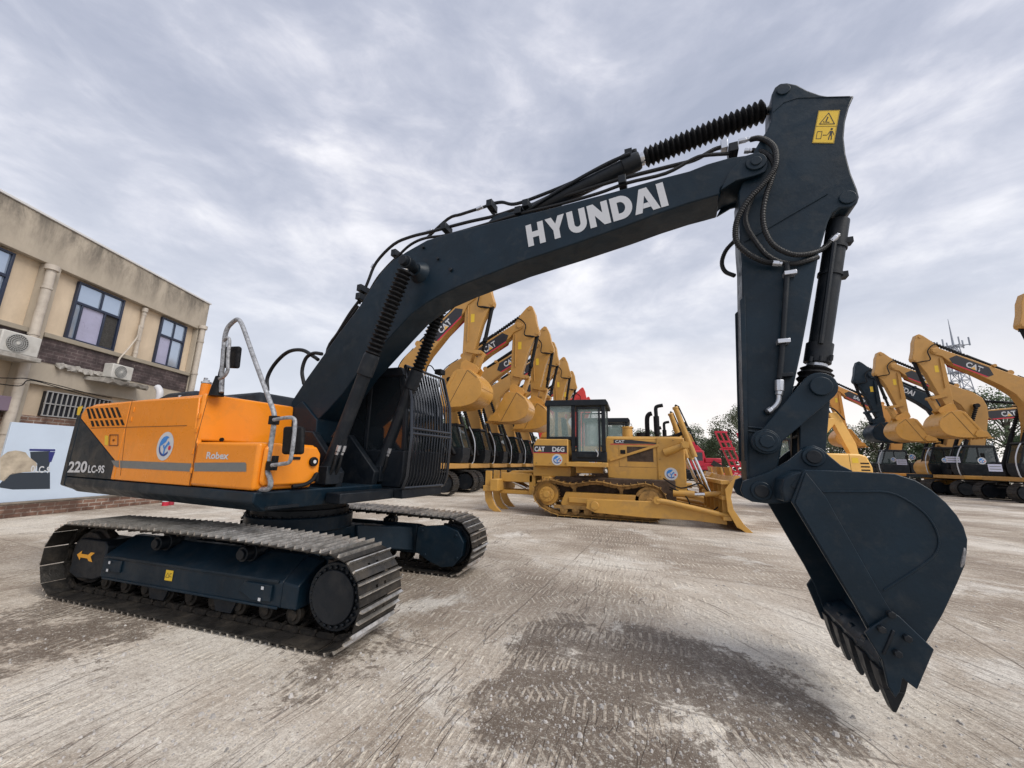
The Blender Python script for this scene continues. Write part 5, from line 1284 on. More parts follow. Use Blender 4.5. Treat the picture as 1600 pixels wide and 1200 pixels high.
    for s in (-1, 1): b.tube(smooth([V3(bo((.0, 7.7)), s*.1), V3(bo((-.9, 7.1)), s*.1), V3(bo((-1.15, 6.3)), s*.1), V3(bo((-.7, 4.0)), s*.1), V3((-.3, 2.6), s*.1)]), .03, 6)
    b.tube([V3(bo((.2, 7.75)), .0), V3(bo((2.2, 8.95)), .1)], .03, 6)
    b.build('hose', BLACK, o)
    # logo on the boom, both sides
    for s in (-1, 1):
        y_ = s*.27
        def Q(x, z): return V3(bo((2.1+x*.76-z*.45, 8.30+x*.45+z*.86)), y_) if True else None
        n_ = (0, s, 0)
        if logo in ('CAT', 'SANY'):
            pts = [(-1.15, -.05), (-.75, .32), (1.2, .32), (1.5, -.05), (1.2, -.28), (-.95, -.28)]
            lp = flat('logo_plate', [[Q(*p_) for p_ in (pts if s < 0 else pts)]], LOGOBK, bo_, n_, .006)
            flat('logo_stripe', [[Q(*p_) for p_ in ((-.95, -.28), (1.2, -.28), (1.1, -.36), (-.85, -.36))]], LOGORD, bo_, n_, .006)
        if logo:
            hx = {'CAT': .48, 'SANY': .6, 'HYUNDAI': 1.15}[logo]; hh = {'CAT': .19, 'SANY': .16, 'HYUNDAI': .22}[logo]
            if s < 0: l_ = (Q(-hx, -hh), Q(hx, -hh), Q(-hx, hh))
            else: l_ = (Q(hx, -hh), Q(-hx, -hh), Q(hx, hh))
            off = Vector((0, s*.012, 0))
            letters('lettering', logo, l_[0]+off, l_[1]+off, l_[2]+off, WHITE, bo_, off=.03, depth=0)
            if logo == 'CAT': flat('logo_triangle', [[Q(-.16, -.19), Q(.16, -.19), Q(0, .02)]], CATY, bo_, n_, .018)
    return o
XL, XR = -5.6, 27.7
GL, GR = 'yellow excavators parked in the row behind', 'excavators parked in the row at the right'
m1 = rig('nearest tan excavator of the left row, its arm right under the foreground boom', CAT, DARK2, 'CAT', 13, 1, 1.12, group=GL)
m1.location = (XL, 13.3, 0)
m2 = rig('tan excavator second in the left row, its boom tip directly right of the nearest bucket', CAT, DARK2, 'CAT', 0, 0, 1.0, group=GL); m2.location = (XL, 16.49, 0)
lab = ['tan excavator third in the left row, boom tip just behind the second one', 'tan excavator fourth in the left row, boom tip in the middle of the row', 'tan excavator fifth in the left row, above the dozer cab', 'tan excavator farthest away of the tan ones in the left row']
for y, l_, ba_, aa_ in zip((19.95, 23.71, 27.94, 33.48), lab, (-1.5, .8, -1.2, .5), (2.5, -2, 3, -2.5)):
    o_ = rig(l_, CAT, DARK2, 'CAT', ba_, aa_, 1.0, group=GL); o_.location = (XL, y, 0)
r1 = rig('bright red excavator arm rising behind the dozer cab, left of the two red ones', BRED, BRED, None, 0, 0, 1.0, group='red excavators far behind the dozer'); r1.location = (XL, 42.4, 0)
dup(r1, (XL, 49.3, 0), 0, 'bright red excavator arm rising behind the dozer cab, right of the two red ones')
b1 = dup(m2, (XR, 27.3, 0), math.pi, 'tan excavator with the large logo on its boom, nearest whole one on the right', GR)
dup(m2, (XR, 31.6, 0), math.pi, 'tan excavator in the right row between the dark excavator and the nearest tan one', GR)
lo_ = rig('tan excavator with its boom lowered, behind the right row at the edge', CAT, DARK2, 'CAT', -36, 34, 1.0, group=GR); lo_.location = (XR+9, 34, 0); lo_.rotation_euler = (0, 0, math.pi)
hy = rig('dark blue excavator parked in the right row between the tan ones', DARK, DARK2, 'HYUNDAI', 0, 0, .95, group=GR); hy.location = (XR, 34.6, 0); hy.rotation_euler = (0, 0, math.pi)
sy = rig('deep orange excavator with white lettering on its boom, farthest of the right row', SANYO, DARK2, 'SANY', 0, 0, 1.0, group=GR); sy.location = (XR, 40.5, 0); sy.rotation_euler = (0, 0, math.pi)
dup(m2, (XR+.72, 20.7, 0), math.pi, 'tan excavator at the right edge, only its boom tip showing', GR)
# placards and round badges on the near side of the right-row cabs
def placard(u, v, y, w_, h_, lb):
    x, z = aty(u, v, y); b = MB(); b.box(-w_/2, w_/2, -.006, .006, -h_/2, h_/2); o = b.build('placard', PEARL, None); o.location = (x, y, z); tag(o, lb, 'placard', 'white placards on the cabs of the right row')
    b = MB()
    for i in range(2): b.box(-w_*.4, w_*.4, -.009, -.0065, h_*(.18-.36*i)-.02, h_*(.18-.36*i)+.02)
    b.build('printed_line', GREYBAND, o)
for a_ in ((1409, 722, 33.14, .62, .42, 'white placard on the dark excavator, leftmost of the three'), (1489, 718, 30.14, .75, .4, 'white placard on the middle cab of the right row'), (1555, 731, 25.84, .62, .42, 'white placard on the nearest cab of the right row')): placard(*a_)
for (u, v, y, r_, lb) in ((1396, 718, 33.145, .17, 'round white badge left of the leftmost placard'), (1476, 719, 30.145, .17, 'round white badge left of the middle placard'), (1534, 720, 25.845, .2, 'round white badge left of the nearest placard'), (1425, 714, 33.145, .22, 'round blue and white badge right of the leftmost placard')):
    x, z = aty(u, v, y); o = thing('round_badge', lb, 'badge', (x, y-.012, z), 0, 'round badges on the cabs of the right row'); emblem(o, (0, 0, 0), (1, 0, 0), (0, 0, 1), r_)
# ================================================================ BULLDOZERS.  x forward (blade at +x), near side y = -1.22
def dozer(label, loc, writing=True):
    o = thing('bulldozer', label, 'bulldozer', loc, 0, 'bulldozers in the middle of the yard')
    I4 = Matrix.Identity(4)
    sx, ix = 1.82-1.3, 4.83-1.3          # sprocket and idler centres (local)
    for s in (-1, 1):
        yc = s*.94
        b = MB(); b.prism([(.95, .42), (1.1, .75), (3.2, .75), (3.5, .62), (3.5, .40), (1.0, .30)], s*.80, s*1.10)
        b.box(1.2, 3.3, s*.74, s*1.16, .44, .60)
        tf = b.build('track_frame', DOZ, o, .02)
        b = MB(); b.cyl((sx, s*.78, .66), (sx, s*1.02, .66), .34, 28); b.cyl((sx, s*1.0, .66), (sx, s*1.16, .66), .23, 28)
        for i in range(12): a = i*math.pi/6; b.cyl((sx+.17*math.cos(a), s*1.155, .66+.17*math.sin(a)), (sx+.17*math.cos(a), s*1.18, .66+.17*math.sin(a)), .02, 6)
        b.cyl((sx, s*1.155, .66), (sx, s*1.20, .66), .10, 20); b.build('final_drive', DOZ, tf, .006)
        b = MB()
        pts = [(sx+(.40 if i % 2 else .34)*math.cos(i*math.pi/26), .66+(.40 if i % 2 else .34)*math.sin(i*math.pi/26)) for i in range(52)]
        b.prism(pts, s*.90, s*.97); b.build('sprocket', DOZD, tf)
        b = MB(); b.cyl((ix, s*.80, .60), (ix, s*1.1, .60), .40, 30); b.cyl((ix, s*1.1, .60), (ix, s*1.16, .60), .30, 30); b.cyl((ix, s*1.15, .6), (ix, s*1.2, .6), .1, 16); b.build('idler', DOZD, tf, .01)
        for i in range(7): b = MB(); x = 1.05+i*.36; b.cyl((x, s*.8, .22), (x, s*1.14, .22), .115, 16); b.cyl((x, s*1.13, .22), (x, s*1.17, .22), .06, 12); b.build('track_roller', DOZD, tf)
        b = MB(); b.box(.75, 3.35, s*1.10, s*1.15, .26, .36); b.build('roller_guard', DOZD, tf)
        b = MB()
        for x in (1.35, 2.75): b.cyl((x, s*.85, .93), (x, s*1.08, .93), .09, 14); b.box(x-.05, x+.05, s*.9-.03, s*.9+.03, .7, .93)
        multi(b, 'carrier_roller', DOZD, tf)
        # belt: sagging top run
        P = []; K = 26
        def topz(t): return 1.06+.05*math.cos(2*math.pi*(t*2-.0))*(1 if .05 < t < .95 else .6)-.02
        for i in range(80): t = i/80; P.append((sx+(ix-sx)*t, topz(t)))
        for i in range(K): a = math.pi/2-math.pi*i/K; P.append((ix+.46*math.cos(a), .60+.46*math.sin(a) if a > 0 else .565+.5*math.sin(a)))
        for i in range(60): t = i/60; P.append((ix-.1-(ix-.1-sx-.35)*t, .065))
        for i in range(K): a = -1.2-(2*math.pi-1.2-1.57-.0)*i/K*1.0; 
        P += [(sx+.1, .14), (sx-.18, .28), (sx-.36, .47), (sx-.43, .66), (sx-.38, .86), (sx-.22, 1.02)]
        Ls = [0]
        for i in range(len(P)): a, c = P[i], P[(i+1) % len(P)]; Ls.append(Ls[-1]+math.hypot(c[0]-a[0], c[1]-a[1]))
        n_ = 44; pitch = Ls[-1]/n_; jj = 0; b = MB(); bl = MB()
        for k in range(n_):
            d = Ls[-1]*k/n_
            while Ls[jj+1] < d: jj += 1
            a, c = P[jj], P[(jj+1) % len(P)]; t = (d-Ls[jj])/(Ls[jj+1]-Ls[jj]); ang = math.atan2(c[1]-a[1], c[0]-a[0])
            M = Matrix.Translation((a[0]+(c[0]-a[0])*t, yc, a[1]+(c[1]-a[1])*t)) @ Matrix.Rotation(-ang, 4, 'Y'); b.T = M; bl.T = M; p2 = pitch/2
            b.box(-p2+.004, p2-.002, -.28, .28, 0, .012); b.box(-p2+.004, -p2+.022, -.28, .28, .0122, .055)
            for q in (-1, 1): bl.prism([(-p2*.95, -.01), (p2*.95, -.01), (p2*.8, -.09), (-p2*.8, -.09)], q*.07, q*.11); bl.cyl((p2, q*.12, -.045), (p2, q*.06, -.045), .028, 6)
            bl.cyl((p2, -.075, -.045), (p2, .075, -.045), .024, 6)
        tb_ = b.build('track_shoes', DOZD, o, smooth=0); bl.build('track_links', DOZD, tb_, smooth=0)
        # push arm along the outside, with its tilt strut
        b = MB(); b.prism([(1.75, .33), (1.78, .57), (2.2, .60), (3.9, .62), (4.0, .56), (5.2, .36), (5.45, .33), (5.45, .12), (4.6, .18), (3.4, .17), (2.0, .22)], s*1.24, s*1.38)
        b.cyl((2.0, s*1.15, .42), (2.0, s*1.42, .42), .12, 18); b.build('push_arm', DOZ, o, .012)
        b = MB(); b.tube([(3.72, s*1.42, .66), (4.0, s*1.43, .63), (5.25, s*1.5, .40)], [.075, .07, .065], 14); b.cyl((3.72, s*1.35, .66), (3.72, s*1.48, .66), .10, 16); b.tube([(5.2, s*1.49, .41), (5.5, s*1.5, .36)], .05, 10); b.build('blade_strut', DOZ, o)
        # lift cylinder
        b = MB(); top_ = Vector((4.40, s*.78, 3.38)); tr_ = Vector((4.60, s*.84, 2.24)); lo_ = Vector((4.84, s*.86, 1.88)); end_ = Vector((5.17, s*.95, .93)); d = (lo_-top_).normalized()
        b.tube([top_, top_+d*.06, top_+d*.07, lo_-d*.03, lo_], [.085, .095, .078, .085, .08], 18); b.cyl(tr_+Vector((0, .14, 0)), tr_-Vector((0, .14, 0)), .10, 16); b.box(tr_.x-.12, tr_.x+.10, tr_.y-.12, tr_.y+.12, tr_.z-.1, tr_.z+.08)
        lc = b.build('lift_cylinder', DOZ, o); MB().tube([lo_, end_], .038, 14).build('rod', CHROME, lc)
        b = MB(); b.tube([top_+Vector((.1, s*.03, -.02)), lo_+Vector((.07, s*.03, .35))], .02, 6); b.tube([top_+Vector((.0, 0, .05)), top_+Vector((.1, s*.03, -.02))], .035, 8); b.build('pipe', BLACK, lc)
        b = MB(); b.tube([(4.05, s*.62, 2.0), (4.60, s*.80, 2.22)], [.12, .09], 14); b.build('cylinder_yoke', DOZ, o)
    b = MB(); b.box(.7, 4.3, -.72, .72, .55, 1.2); b.build('main_frame', GRIME, o, .03)
    # blade
    bx_ = .07
    prof = [(5.92, -.02), (5.72, .18), (5.50, .55), (5.46, .85), (5.55, 1.15), (5.72, 1.38)]
    bw = 1.62; b = MB(); b.prism(prof+[(x-.05, z+.02) for x, z in prof[::-1]], -bw, bw); bd = b.build('blade', DOZ, o, .004); bd.location.x = bx_
    b = MB(); b.prism([(5.90, -.035), (5.93, -.035), (5.80, .13), (5.77, .13)], -bw+.06, bw-.06); b.build('cutting_edge', GROU, bd)
    b = MB()
    for s in (-1, 1):
        b.prism([(5.93, -.05), (5.73, .16), (5.50, .55), (5.46, .85), (5.55, 1.15), (5.72, 1.40), (5.62, 1.42), (5.34, 1.05), (5.36, .5), (5.55, .1)], s*bw, s*(bw+.03))
        b.prism([(5.96, -.06), (5.70, .20), (5.56, .12), (5.84, -.08)], s*(bw-.4), s*(bw+.045))
    multi(b, 'end_bit', DOZ, bd, .006)
    b = MB()
    for z in (.30, .82, 1.22): b.box(5.26, 5.47, -bw+.05, bw-.05, z-.05, z+.05)
    for y in (-1.4, -.95, -.3, .3, .95, 1.4): b.prism([(5.28, .25), (5.46, .25), (5.44, .85), (5.52, 1.2), (5.30, 1.2)], y-.02, y+.02)
    multi(b, 'blade_rib', DOZ, bd, .006)
    b = MB(); b.prism([(5.66, 1.38), (5.72, 1.38), (5.68, 1.62), (5.62, 1.62)], -.9, -.2); b.prism([(5.66, 1.38), (5.72, 1.38), (5.68, 1.62), (5.62, 1.62)], .2, .9); multi(b, 'spill_guard', DOZ, bd, .006)
    # tilt cylinder
    b = MB(); b.tube([(4.2, -.95, .85), (4.75, -1.05, .84)], .1, 16); b.tube([(5.0, -1.1, .86), (5.4, -1.15, .90)], .07, 12); tc = b.build('tilt_cylinder', DOZ, o); MB().tube([(4.74, -1.05, .84), (5.02, -1.1, .86)], .045, 12).build('rod', CHROME, tc)
    b = MB()
    for dz in (0, .07): b.tube(smooth([(4.1, -.95, .95+dz), (4.5, -1.08, .80), (4.7, -1.12, .35), (5.0, -1.15, .30), (5.3, -1.15, .55)]), .018, 6)
    b.tube(smooth([(3.95, -.9, 1.25), (4.4, -1.0, 1.0), (4.9, -1.0, 1.15), (5.1, -1.0, .95)]), .02, 6); b.tube(smooth([(4.7, -1.2, .30), (4.9, -1.3, .16), (5.15, -1.35, .22), (5.3, -1.35, .35)]), .016, 6)
    b.build('hose', BLACK, o)
    b = MB()
    for x, z in ((3.9, .8), (3.9, 1.3), (3.9, 1.8), (3.9, 2.3), (4.52, .8), (4.52, 2.3), (4.3, 2.38)): b.cyl((x, -.583, z), (x, -.60, z), .022, 6)
    for x in (.1, .55, 1.05): b.cyl((x, -.79, 1.6), (x, -.815, 1.6), .018, 6)
    multi(b, 'bolt', DOZD, o)
    # hood and nose
    b = MB(); b.loft([(2.35, -.55, 1.20), (4.60, -.55, 1.0), (4.60, .55, 1.0), (2.35, .55, 1.20)], [(2.28, -.55, 2.40), (4.60, -.55, 2.40), (4.60, .55, 2.40), (2.28, .55, 2.40)]); hd = b.build('hood', DOZ, o, .03, 3)
    b = MB(); b.loft([(2.30, -.54, 2.401), (4.55, -.54, 2.401), (4.55, .54, 2.401), (2.30, .54, 2.401)], [(2.34, -.48, 2.50), (4.5, -.48, 2.50), (4.5, .48, 2.50), (2.34, .48, 2.50)]); b.build('hood_top', DOZ, hd, .03, 3)
    b = MB(); b.box(3.82, 4.62, -.585, .585, .72, 2.46); b.build('radiator_guard', DOZ, o, .04, 3)
    b = MB(); b.box(2.95, 3.72, -.556, -.551, 1.72, 2.18)
    for i in range(12): b.box(2.96, 3.71, -.562, -.5565, 1.745+i*.036, 1.755+i*.036)
    b.build('side_grille', GRIME, hd)
    b = MB()
    for x0_, x1_, z0_, z1_ in ((2.86, 3.82, 2.25, 2.262), (2.7, 3.8, 1.55, 1.562), (2.7, 2.712, 1.55, 2.27), (3.72, 3.732, 1.72, 2.2)): b.box(x0_, x1_, -.556, -.551, z0_, z1_)
    b.build('panel_gap', DOZD, hd)
    b = MB(); b.prism([(2.42, 1.70), (3.9, 2.20), (3.9, 2.28), (2.42, 1.78)], -.60, -.556); b.build('brace', DOZ, hd, .006)
    b = MB(); b.box(2.75, 2.9, -.565, -.552, 1.95, 2.07); b.build('hood_latch', BLACK, hd)
    if writing:
        n_ = (0, -1, 0)
        flat('name_band', [[(2.55, -.551, 2.39), (3.1, -.551, 2.39), (4.1, -.551, 2.27), (2.55, -.551, 2.27)]], LOGOBK, hd, n_, .003)
        flat('name_band_line', [[(2.45, -.551, 2.262), (4.1, -.551, 2.262), (4.1, -.551, 2.235), (2.45, -.551, 2.235)]], LOGORD, hd, n_, .0035)
        letters('lettering', 'CAT', (2.6, -.556, 2.285), (2.88, -.556, 2.285), (2.6, -.556, 2.375), WHITE, hd, off=.03)
    b = MB(); b.tube([(2.98, -.1, 2.5), (2.98, -.1, 2.78), (2.98, -.1, 2.80), (2.98, -.1, 2.84)], [.17, .155, .18, .17], 24); b.build('precleaner', DOZ, o)
    b = MB(); b.tube(smooth([(3.9, .1, 2.45), (3.9, .1, 3.2), (3.9, .1, 3.46), (3.96, .1, 3.53), (4.12, .1, 3.56)]), .06, 14); b.tube([(3.9, .1, 2.6), (3.9, .1, 3.2)], .09, 14); multi(b, 'exhaust_pipe', BLACK, o)
    b = MB(); b.tube(smooth([(3.62, .3, 2.45), (3.62, .3, 3.1), (3.68, .3, 3.28), (3.78, .3, 3.32)]), .075, 14); b.tube(smooth([(4.1, .2, 2.5), (4.4, .2, 2.55), (4.7, .1, 2.7), (4.75, .1, 3.0)]), .06, 10); b.cyl((3.4, .1, 2.5), (3.4, .1, 2.66), .14, 16); multi(b, 'air_intake', BLACK, o)
    # fenders, tank
    for s in (-1, 1):
        b = MB(); b.box(1.15, 2.38, s*.60, s*1.22, 1.52, 1.66); b.build('fender', DOZ, o, .015)
    b = MB(); b.prism([(-.02, 1.50), (1.14, 1.50), (1.14, 2.38), (.10, 2.38), (-.02, 2.16)], -.80, .80); tk = b.build('fuel_tank', DOZ, o, .03)
    b = MB(); b.box(-.05, 1.2, -.62, .62, 1.18, 1.5); b.build('rear_frame', DOZ, o, .02)
    if writing:
        n_ = (0, -1, 0)
        flat('name_band', [[(0.0, -.801, 2.17), (1.10, -.801, 2.17), (1.10, -.801, 1.94), (0.0, -.801, 1.94)]], LOGOBK, tk, n_, .003)
        flat('name_band_line', [[(0.0, -.801, 1.94), (1.10, -.801, 1.94), (1.10, -.801, 1.92), (0.0, -.801, 1.92)]], LOGORD, tk, n_, .003)
        letters('lettering', 'CAT', (.03, -.806, 1.97), (.37, -.806, 1.97), (.03, -.806, 2.13), WHITE, tk, off=.035)
        flat('logo_triangle', [[(.13, -.81, 1.975), (.28, -.81, 1.975), (.205, -.81, 2.04)]], CATY, tk, n_, .001)
        letters('model_number', 'D6G', (.62, -.806, 1.97), (1.02, -.806, 1.97), (.62, -.806, 2.13), WHITE, tk, off=.035)
        emblem(o, (.78, -.8035, 1.72), (1, 0, 0), (0, 0, 1), .175); emblem(o, (4.2, -.588, 1.38), (1, 0, 0), (0, 0, 1), .185)
        b = MB(); b.box(2.4, 2.5, -.58, -.56, 1.1, 1.2); b.build('grab_bracket', DOZ, o)
    # cab
    b = MB(); b.box(1.24, 2.34, -.76, .76, 1.68, 2.0); cb = b.build('cab', DARK2, o, .02)
    b = MB(); b.prism([(.36, 3.55), (.40, 3.66), (2.35, 3.66), (2.42, 3.55), (2.40, 3.47), (.36, 3.47)], -.82, .82)
    for y_ in (-.78, .70):
        b.box(.42, .52, y_, y_+.08, 2.38, 3.469); b.box(1.24, 1.36, y_, y_+.08, 2.001, 3.469); b.box(2.20, 2.32, y_, y_+.08, 2.001, 3.469); b.box(1.72, 1.79, y_+.002, y_+.078, 2.6, 3.469) if False else None
        b.box(1.40, 2.16, y_-.01, y_+.02, 3.36, 3.42); b.box(1.40, 1.46, y_-.01, y_+.02, 1.8, 3.36); b.box(2.10, 2.16, y_-.01, y_+.02, 1.8, 3.36); b.box(1.46, 2.1, y_-.01, y_+.02, 1.8, 1.92)
        b.box(.52, 1.24, y_, y_+.08, 2.381, 2.46)
    b.build('cab_frame', DARK2, cb, .012)
    b = MB()
    for y_ in (-.75, .74): b.box(.52, 1.24, y_, y_+.008, 2.46, 3.468); b.box(1.46, 2.1, y_, y_+.008, 1.92, 3.36)
    b.box(2.29, 2.298, -.69, .69, 2.42, 3.46); b.box(.44, .448, -.69, .69, 2.42, 3.46); b.build('window', GLASS, cb)
    b = MB(); b.box(.9, 1.4, -.28, .28, 2.2, 2.5); b.prism([(.85, 2.5), (1.0, 2.5), (.92, 3.15), (.8, 3.15)], -.26, .26); b.build('seat', BLACK, cb, .04)
    b = MB(); b.tube(smooth([(2.0, -.84, 2.05), (2.08, -.84, 1.95), (2.06, -.84, 1.84)]), .02, 6); b.build('door_handle', SILVER, cb)
    # ripper
    b = MB(); b.box(-1.42, -1.14, -1.0, 1.0, .66, 1.04); b.box(-1.2, -.1, -.5, -.38, .95, 1.25); b.box(-1.2, -.1, .38, .5, .95, 1.25); b.box(-1.3, -.05, -.42, -.30, .55, .68); b.box(-1.3, -.05, .30, .42, .55, .68)
    b.box(-.22, .0, -.5, .5, .55, 1.2); b.prism([(-1.28, .95), (-.85, 1.32), (.0, 1.36), (.0, 1.28), (-.8, 1.22), (-1.28, .8)], -.44, .44) 
    rp = b.build('ripper_frame', DOZ, o, .02)
    for y in (-.8, 0, .8):
        b = MB(); b.box(-1.64, -1.44, y-.065, y+.065, .60, 1.30); b.prism([(-1.66, .62), (-1.43, .62), (-1.38, .38), (-1.26, .18), (-1.06, -.0), (-1.30, .0), (-1.48, .10), (-1.62, .34)], y-.055, y+.055); b.box(-1.69, -1.16, y-.12, y+.12, .64, .82)
        b.cyl((-1.53, y-.07, 1.12), (-1.53, y+.07, 1.12), .03, 8); b.build('ripper_shank', DOZ, rp, .008)
    for s in (-1, 1): MB().tube([(-1.2, s*.2, 1.1), (-.4, s*.2, .75)], .06, 12).build('ripper_cylinder', CHROME, rp)
    return o
dz = dozer('tan bulldozer with glazed black cab, ripper and wide blade in the middle of the yard', (1.3, 8.85, 0))
dozer('second tan bulldozer with black cab, standing right behind the first one', (1.95, 14.2, 0), True)
# ================================================================ machines seen through gaps
# small yellow excavator standing behind the foreground arm: rear bonnet, black tracks, cab, folded boom
ye = thing('small_excavator', 'small yellow excavator with louvred rear bonnet and folded boom behind the foreground bucket', 'excavator', (11.7, 14.9, 0), R(8))
b = MB(); b.prism([(-.2, 1.15), (1.5, 1.15), (1.5, 1.75), (1.35, 2.18), (1.1, 2.26), (-.2, 2.26)], -.95, .95); bo2 = b.build('bonnet', CATY, ye, .07, 3)
b = MB()
for i in range(4): b.box(1.08, 1.38, -.958, -.95, 1.48+i*.13, 1.53+i*.13)
b.box(.72, .73, -.955, -.95, 1.2, 2.24); b.build('louvres', BLACK, bo2)
flat('caution_label', [[(.80, -.951, 1.9), (1.02, -.951, 1.9), (1.02, -.951, 2.1), (.80, -.951, 2.1)]], YEL, ye, (0, -1, 0), .003)
b = MB(); b.box(-1.4, 1.7, -.93, .93, .95, 1.14); b.build('deck_frame', DARK2, ye, .02)
b = MB(); b.box(-1.35, -.25, -.9, 0, 1.15, 1.7); cb = b.build('cab', DARK2, ye, .02)
b = MB()
for x in (-1.35, -.32):
    for y in (-.9, -.07): b.box(x, x+.07, y, y+.07, 1.7, 2.75)
b.box(-1.4, -.22, -.93, .03, 2.751, 2.83); b.build('cab_frame', DARK2, cb, .01)
b = MB(); b.box(-1.28, -.32, -.885, -.88, 1.7, 2.75); b.box(-1.33, -1.325, -.83, -.07, 1.7, 2.75); b.build('window', GLASS, cb)
UTY = Matrix.Rotation(R(-62), 4, 'Z')
for s in (-1, 1):
    b = MB(UTY); b.cyl((-1.2, s*.8-.2, .42), (-1.2, s*.8+.2, .42), .30, 18); b.cyl((1.2, s*.8-.2, .42), (1.2, s*.8+.2, .42), .30, 18); b.box(-1.2, 1.2, s*.8-.18, s*.8+.18, .25, .6); b.build('track_frame', DARK2, ye, .02)
    b = MB(); belt(b, None, s*.8, 1.2, .42, .42, 34, .5, UTY, gh=.025, bars=(.1, .55), holes=False); b.build('track_shoes', SHOED, ye, smooth=0)
b = MB(); b.prism([(-.3, 2.2), (.1, 3.0), (.7, 3.75), (1.05, 3.8), (1.1, 3.6), (.6, 3.0), (.25, 2.2)], .15, .42); b.build('boom', CATY, ye, .03)
b = MB(); b.prism([(.85, 4.0), (1.2, 4.05), (1.75, 2.7), (1.8, 2.2), (1.5, 2.2)], .16, .40); b.build('arm', CATY, ye, .02)
b = MB(); b.tube([(-.1, .28, 3.2), (.85, .28, 4.0)], .06, 10); b.build('arm_cylinder', SILVER, ye)
b = MB(); b.tube(smooth([(.2, .1, 3.4), (.6, .05, 4.1), (1.0, .1, 4.2), (1.4, .1, 3.7)]), .03, 6); b.tube(smooth([(0, .45, 3.2), (.6, .5, 3.95), (1.1, .45, 4.0)]), .03, 6); b.build('hose', BLACK, ye)
# red low loader ramps standing upright
def ramp(px_, py_, y, lb):
    x, _ = aty(px_, py_, y); o = thing('loading_ramp', lb, 'ramp', (x, y, .9), 0, 'red loading ramps of the low-loader trailer')
    b = MB()
    def P_(t, w_): return Vector((-1.0*(t)+w_, .0, 3.0*t))
    for w_ in (0, .33, .66):
        a_, c_ = P_(0, w_), P_(1, w_*.9); b.loft([a_+Vector((0, -.08, 0)), a_+Vector((.09, -.08, 0)), a_+Vector((.09, .08, 0)), a_+Vector((0, .08, 0))], [c_+Vector((0, -.08, 0)), c_+Vector((.09, -.08, 0)), c_+Vector((.09, .08, 0)), c_+Vector((0, .08, 0))])
    b.build('ramp_frame', RED, o, .01)
    b = MB()
    for k in (.0, .12, .24, .36, .60, .62, .76, .97): z = 3.0*k; x_ = -1.0*k; b.box(x_, x_+.74, -.09, .09, z, z+.12)
    b.box(-.78, .05, -.35, -.09, 1.80, 1.88); multi(b, 'rung', RED, o, .006)
    return o
ramp(1148, 742, 24, 'tall crimson loading ramp standing upright left of the foreground arm')
ramp(1182, 740, 25.5, 'second crimson loading ramp, half hidden behind the foreground arm')
tr_ = thing('low_loader_trailer', 'crimson low-loader trailer with rounded mudguards behind the dozer blade', 'trailer', (11.2, 24.6, 0), 0)
b = MB(); b.box(-1.6, 3.5, -1.3, 1.3, .95, 1.2); b.prism([(-.2, 1.2), (0, 1.6), (.8, 1.7), (1.4, 1.5), (1.6, 1.2)], -1.3, -.6); b.box(1.2, 3.4, -1.2, 1.2, 1.2, 1.8); b.build('bed', RED, tr_, .05)
for x in (.5, 1.7, 2.8):
    b = MB(); b.cyl((x, -1.3, .5), (x, -.9, .5), .5, 24); wh = b.build('wheel', BLACK, tr_, .04); MB().cyl((x, -1.31, .5), (x, -1.25, .5), .25, 16).build('rim', RED, wh)
letters('lettering', 'DOUBLE G', (-.9, -1.31, 1.0), (.1, -1.31, 1.0), (-.9, -1.31, 1.16), WHITE, tr_, off=.02)
# crimson excavator further back with orange and tan machines beside it
re_ = thing('red_excavator', 'crimson excavator with black cab window far behind the dozer cylinder', 'excavator', (11.9, 44, 0), math.pi)
b = MB(); b.box(-1.8, 1.3, -1.3, 1.3, 1.2, 2.0); b.box(-1.8, -.2, -1.3, 1.3, 2.0, 2.5); b.build('housing', RED, re_, .08)
b = MB(); b.box(-.1, 1.35, .3, 1.35, 1.6, 3.3); cb = b.build('cab', RED, re_, .06); b = MB(); b.box(.05, 1.2, 1.352, 1.36, 2.2, 3.1); b.box(1.352, 1.36, .4, 1.25, 2.0, 3.1); b.build('window', GLASSD, cb)
b = MB(); b.prism([(-.6, 1.8), (-.3, 3.2), (.6, 4.3), (2.0, 4.35), (3.4, 3.7), (3.3, 3.4), (2.0, 3.9), (.9, 3.8), (.3, 3.0), (.1, 1.8)], -.2, .2); b.build('boom', RED, re_, .03)
for s in (-1, 1): b = MB(); belt(b, None, s*1.0, 1.5, .45, .45, 36, .5, Matrix.Identity(4), gh=.03, bars=(.1, .55), holes=False); b.box(-1.5, 1.5, s*1.0-.2, s*1.0+.2, .2, .75); b.build('track', SHOED, re_, smooth=0)
oe = thing('orange_excavator', 'orange machine with tan boom tip far behind the red excavator', 'excavator', (12.6, 50, 0), math.pi)
b = MB(); b.box(-2, 1.6, -1.3, 1.3, 1.2, 2.5); b.box(.2, 1.5, .3, 1.3, 2.5, 3.3); b.build('housing', SANYO, oe, .08); b = MB(); b.prism([(-.4, 2.2), (.4, 5.0), (1.3, 6.2), (1.6, 5.8), (1.0, 4.6), (.2, 2.2)], -.2, .2); b.build('boom', CAT, oe, .03); b = MB(); b.box(-1.9, 1.9, -1.3, 1.3, .02, 1.1); b.build('undercarriage', DARK2, oe, .1)
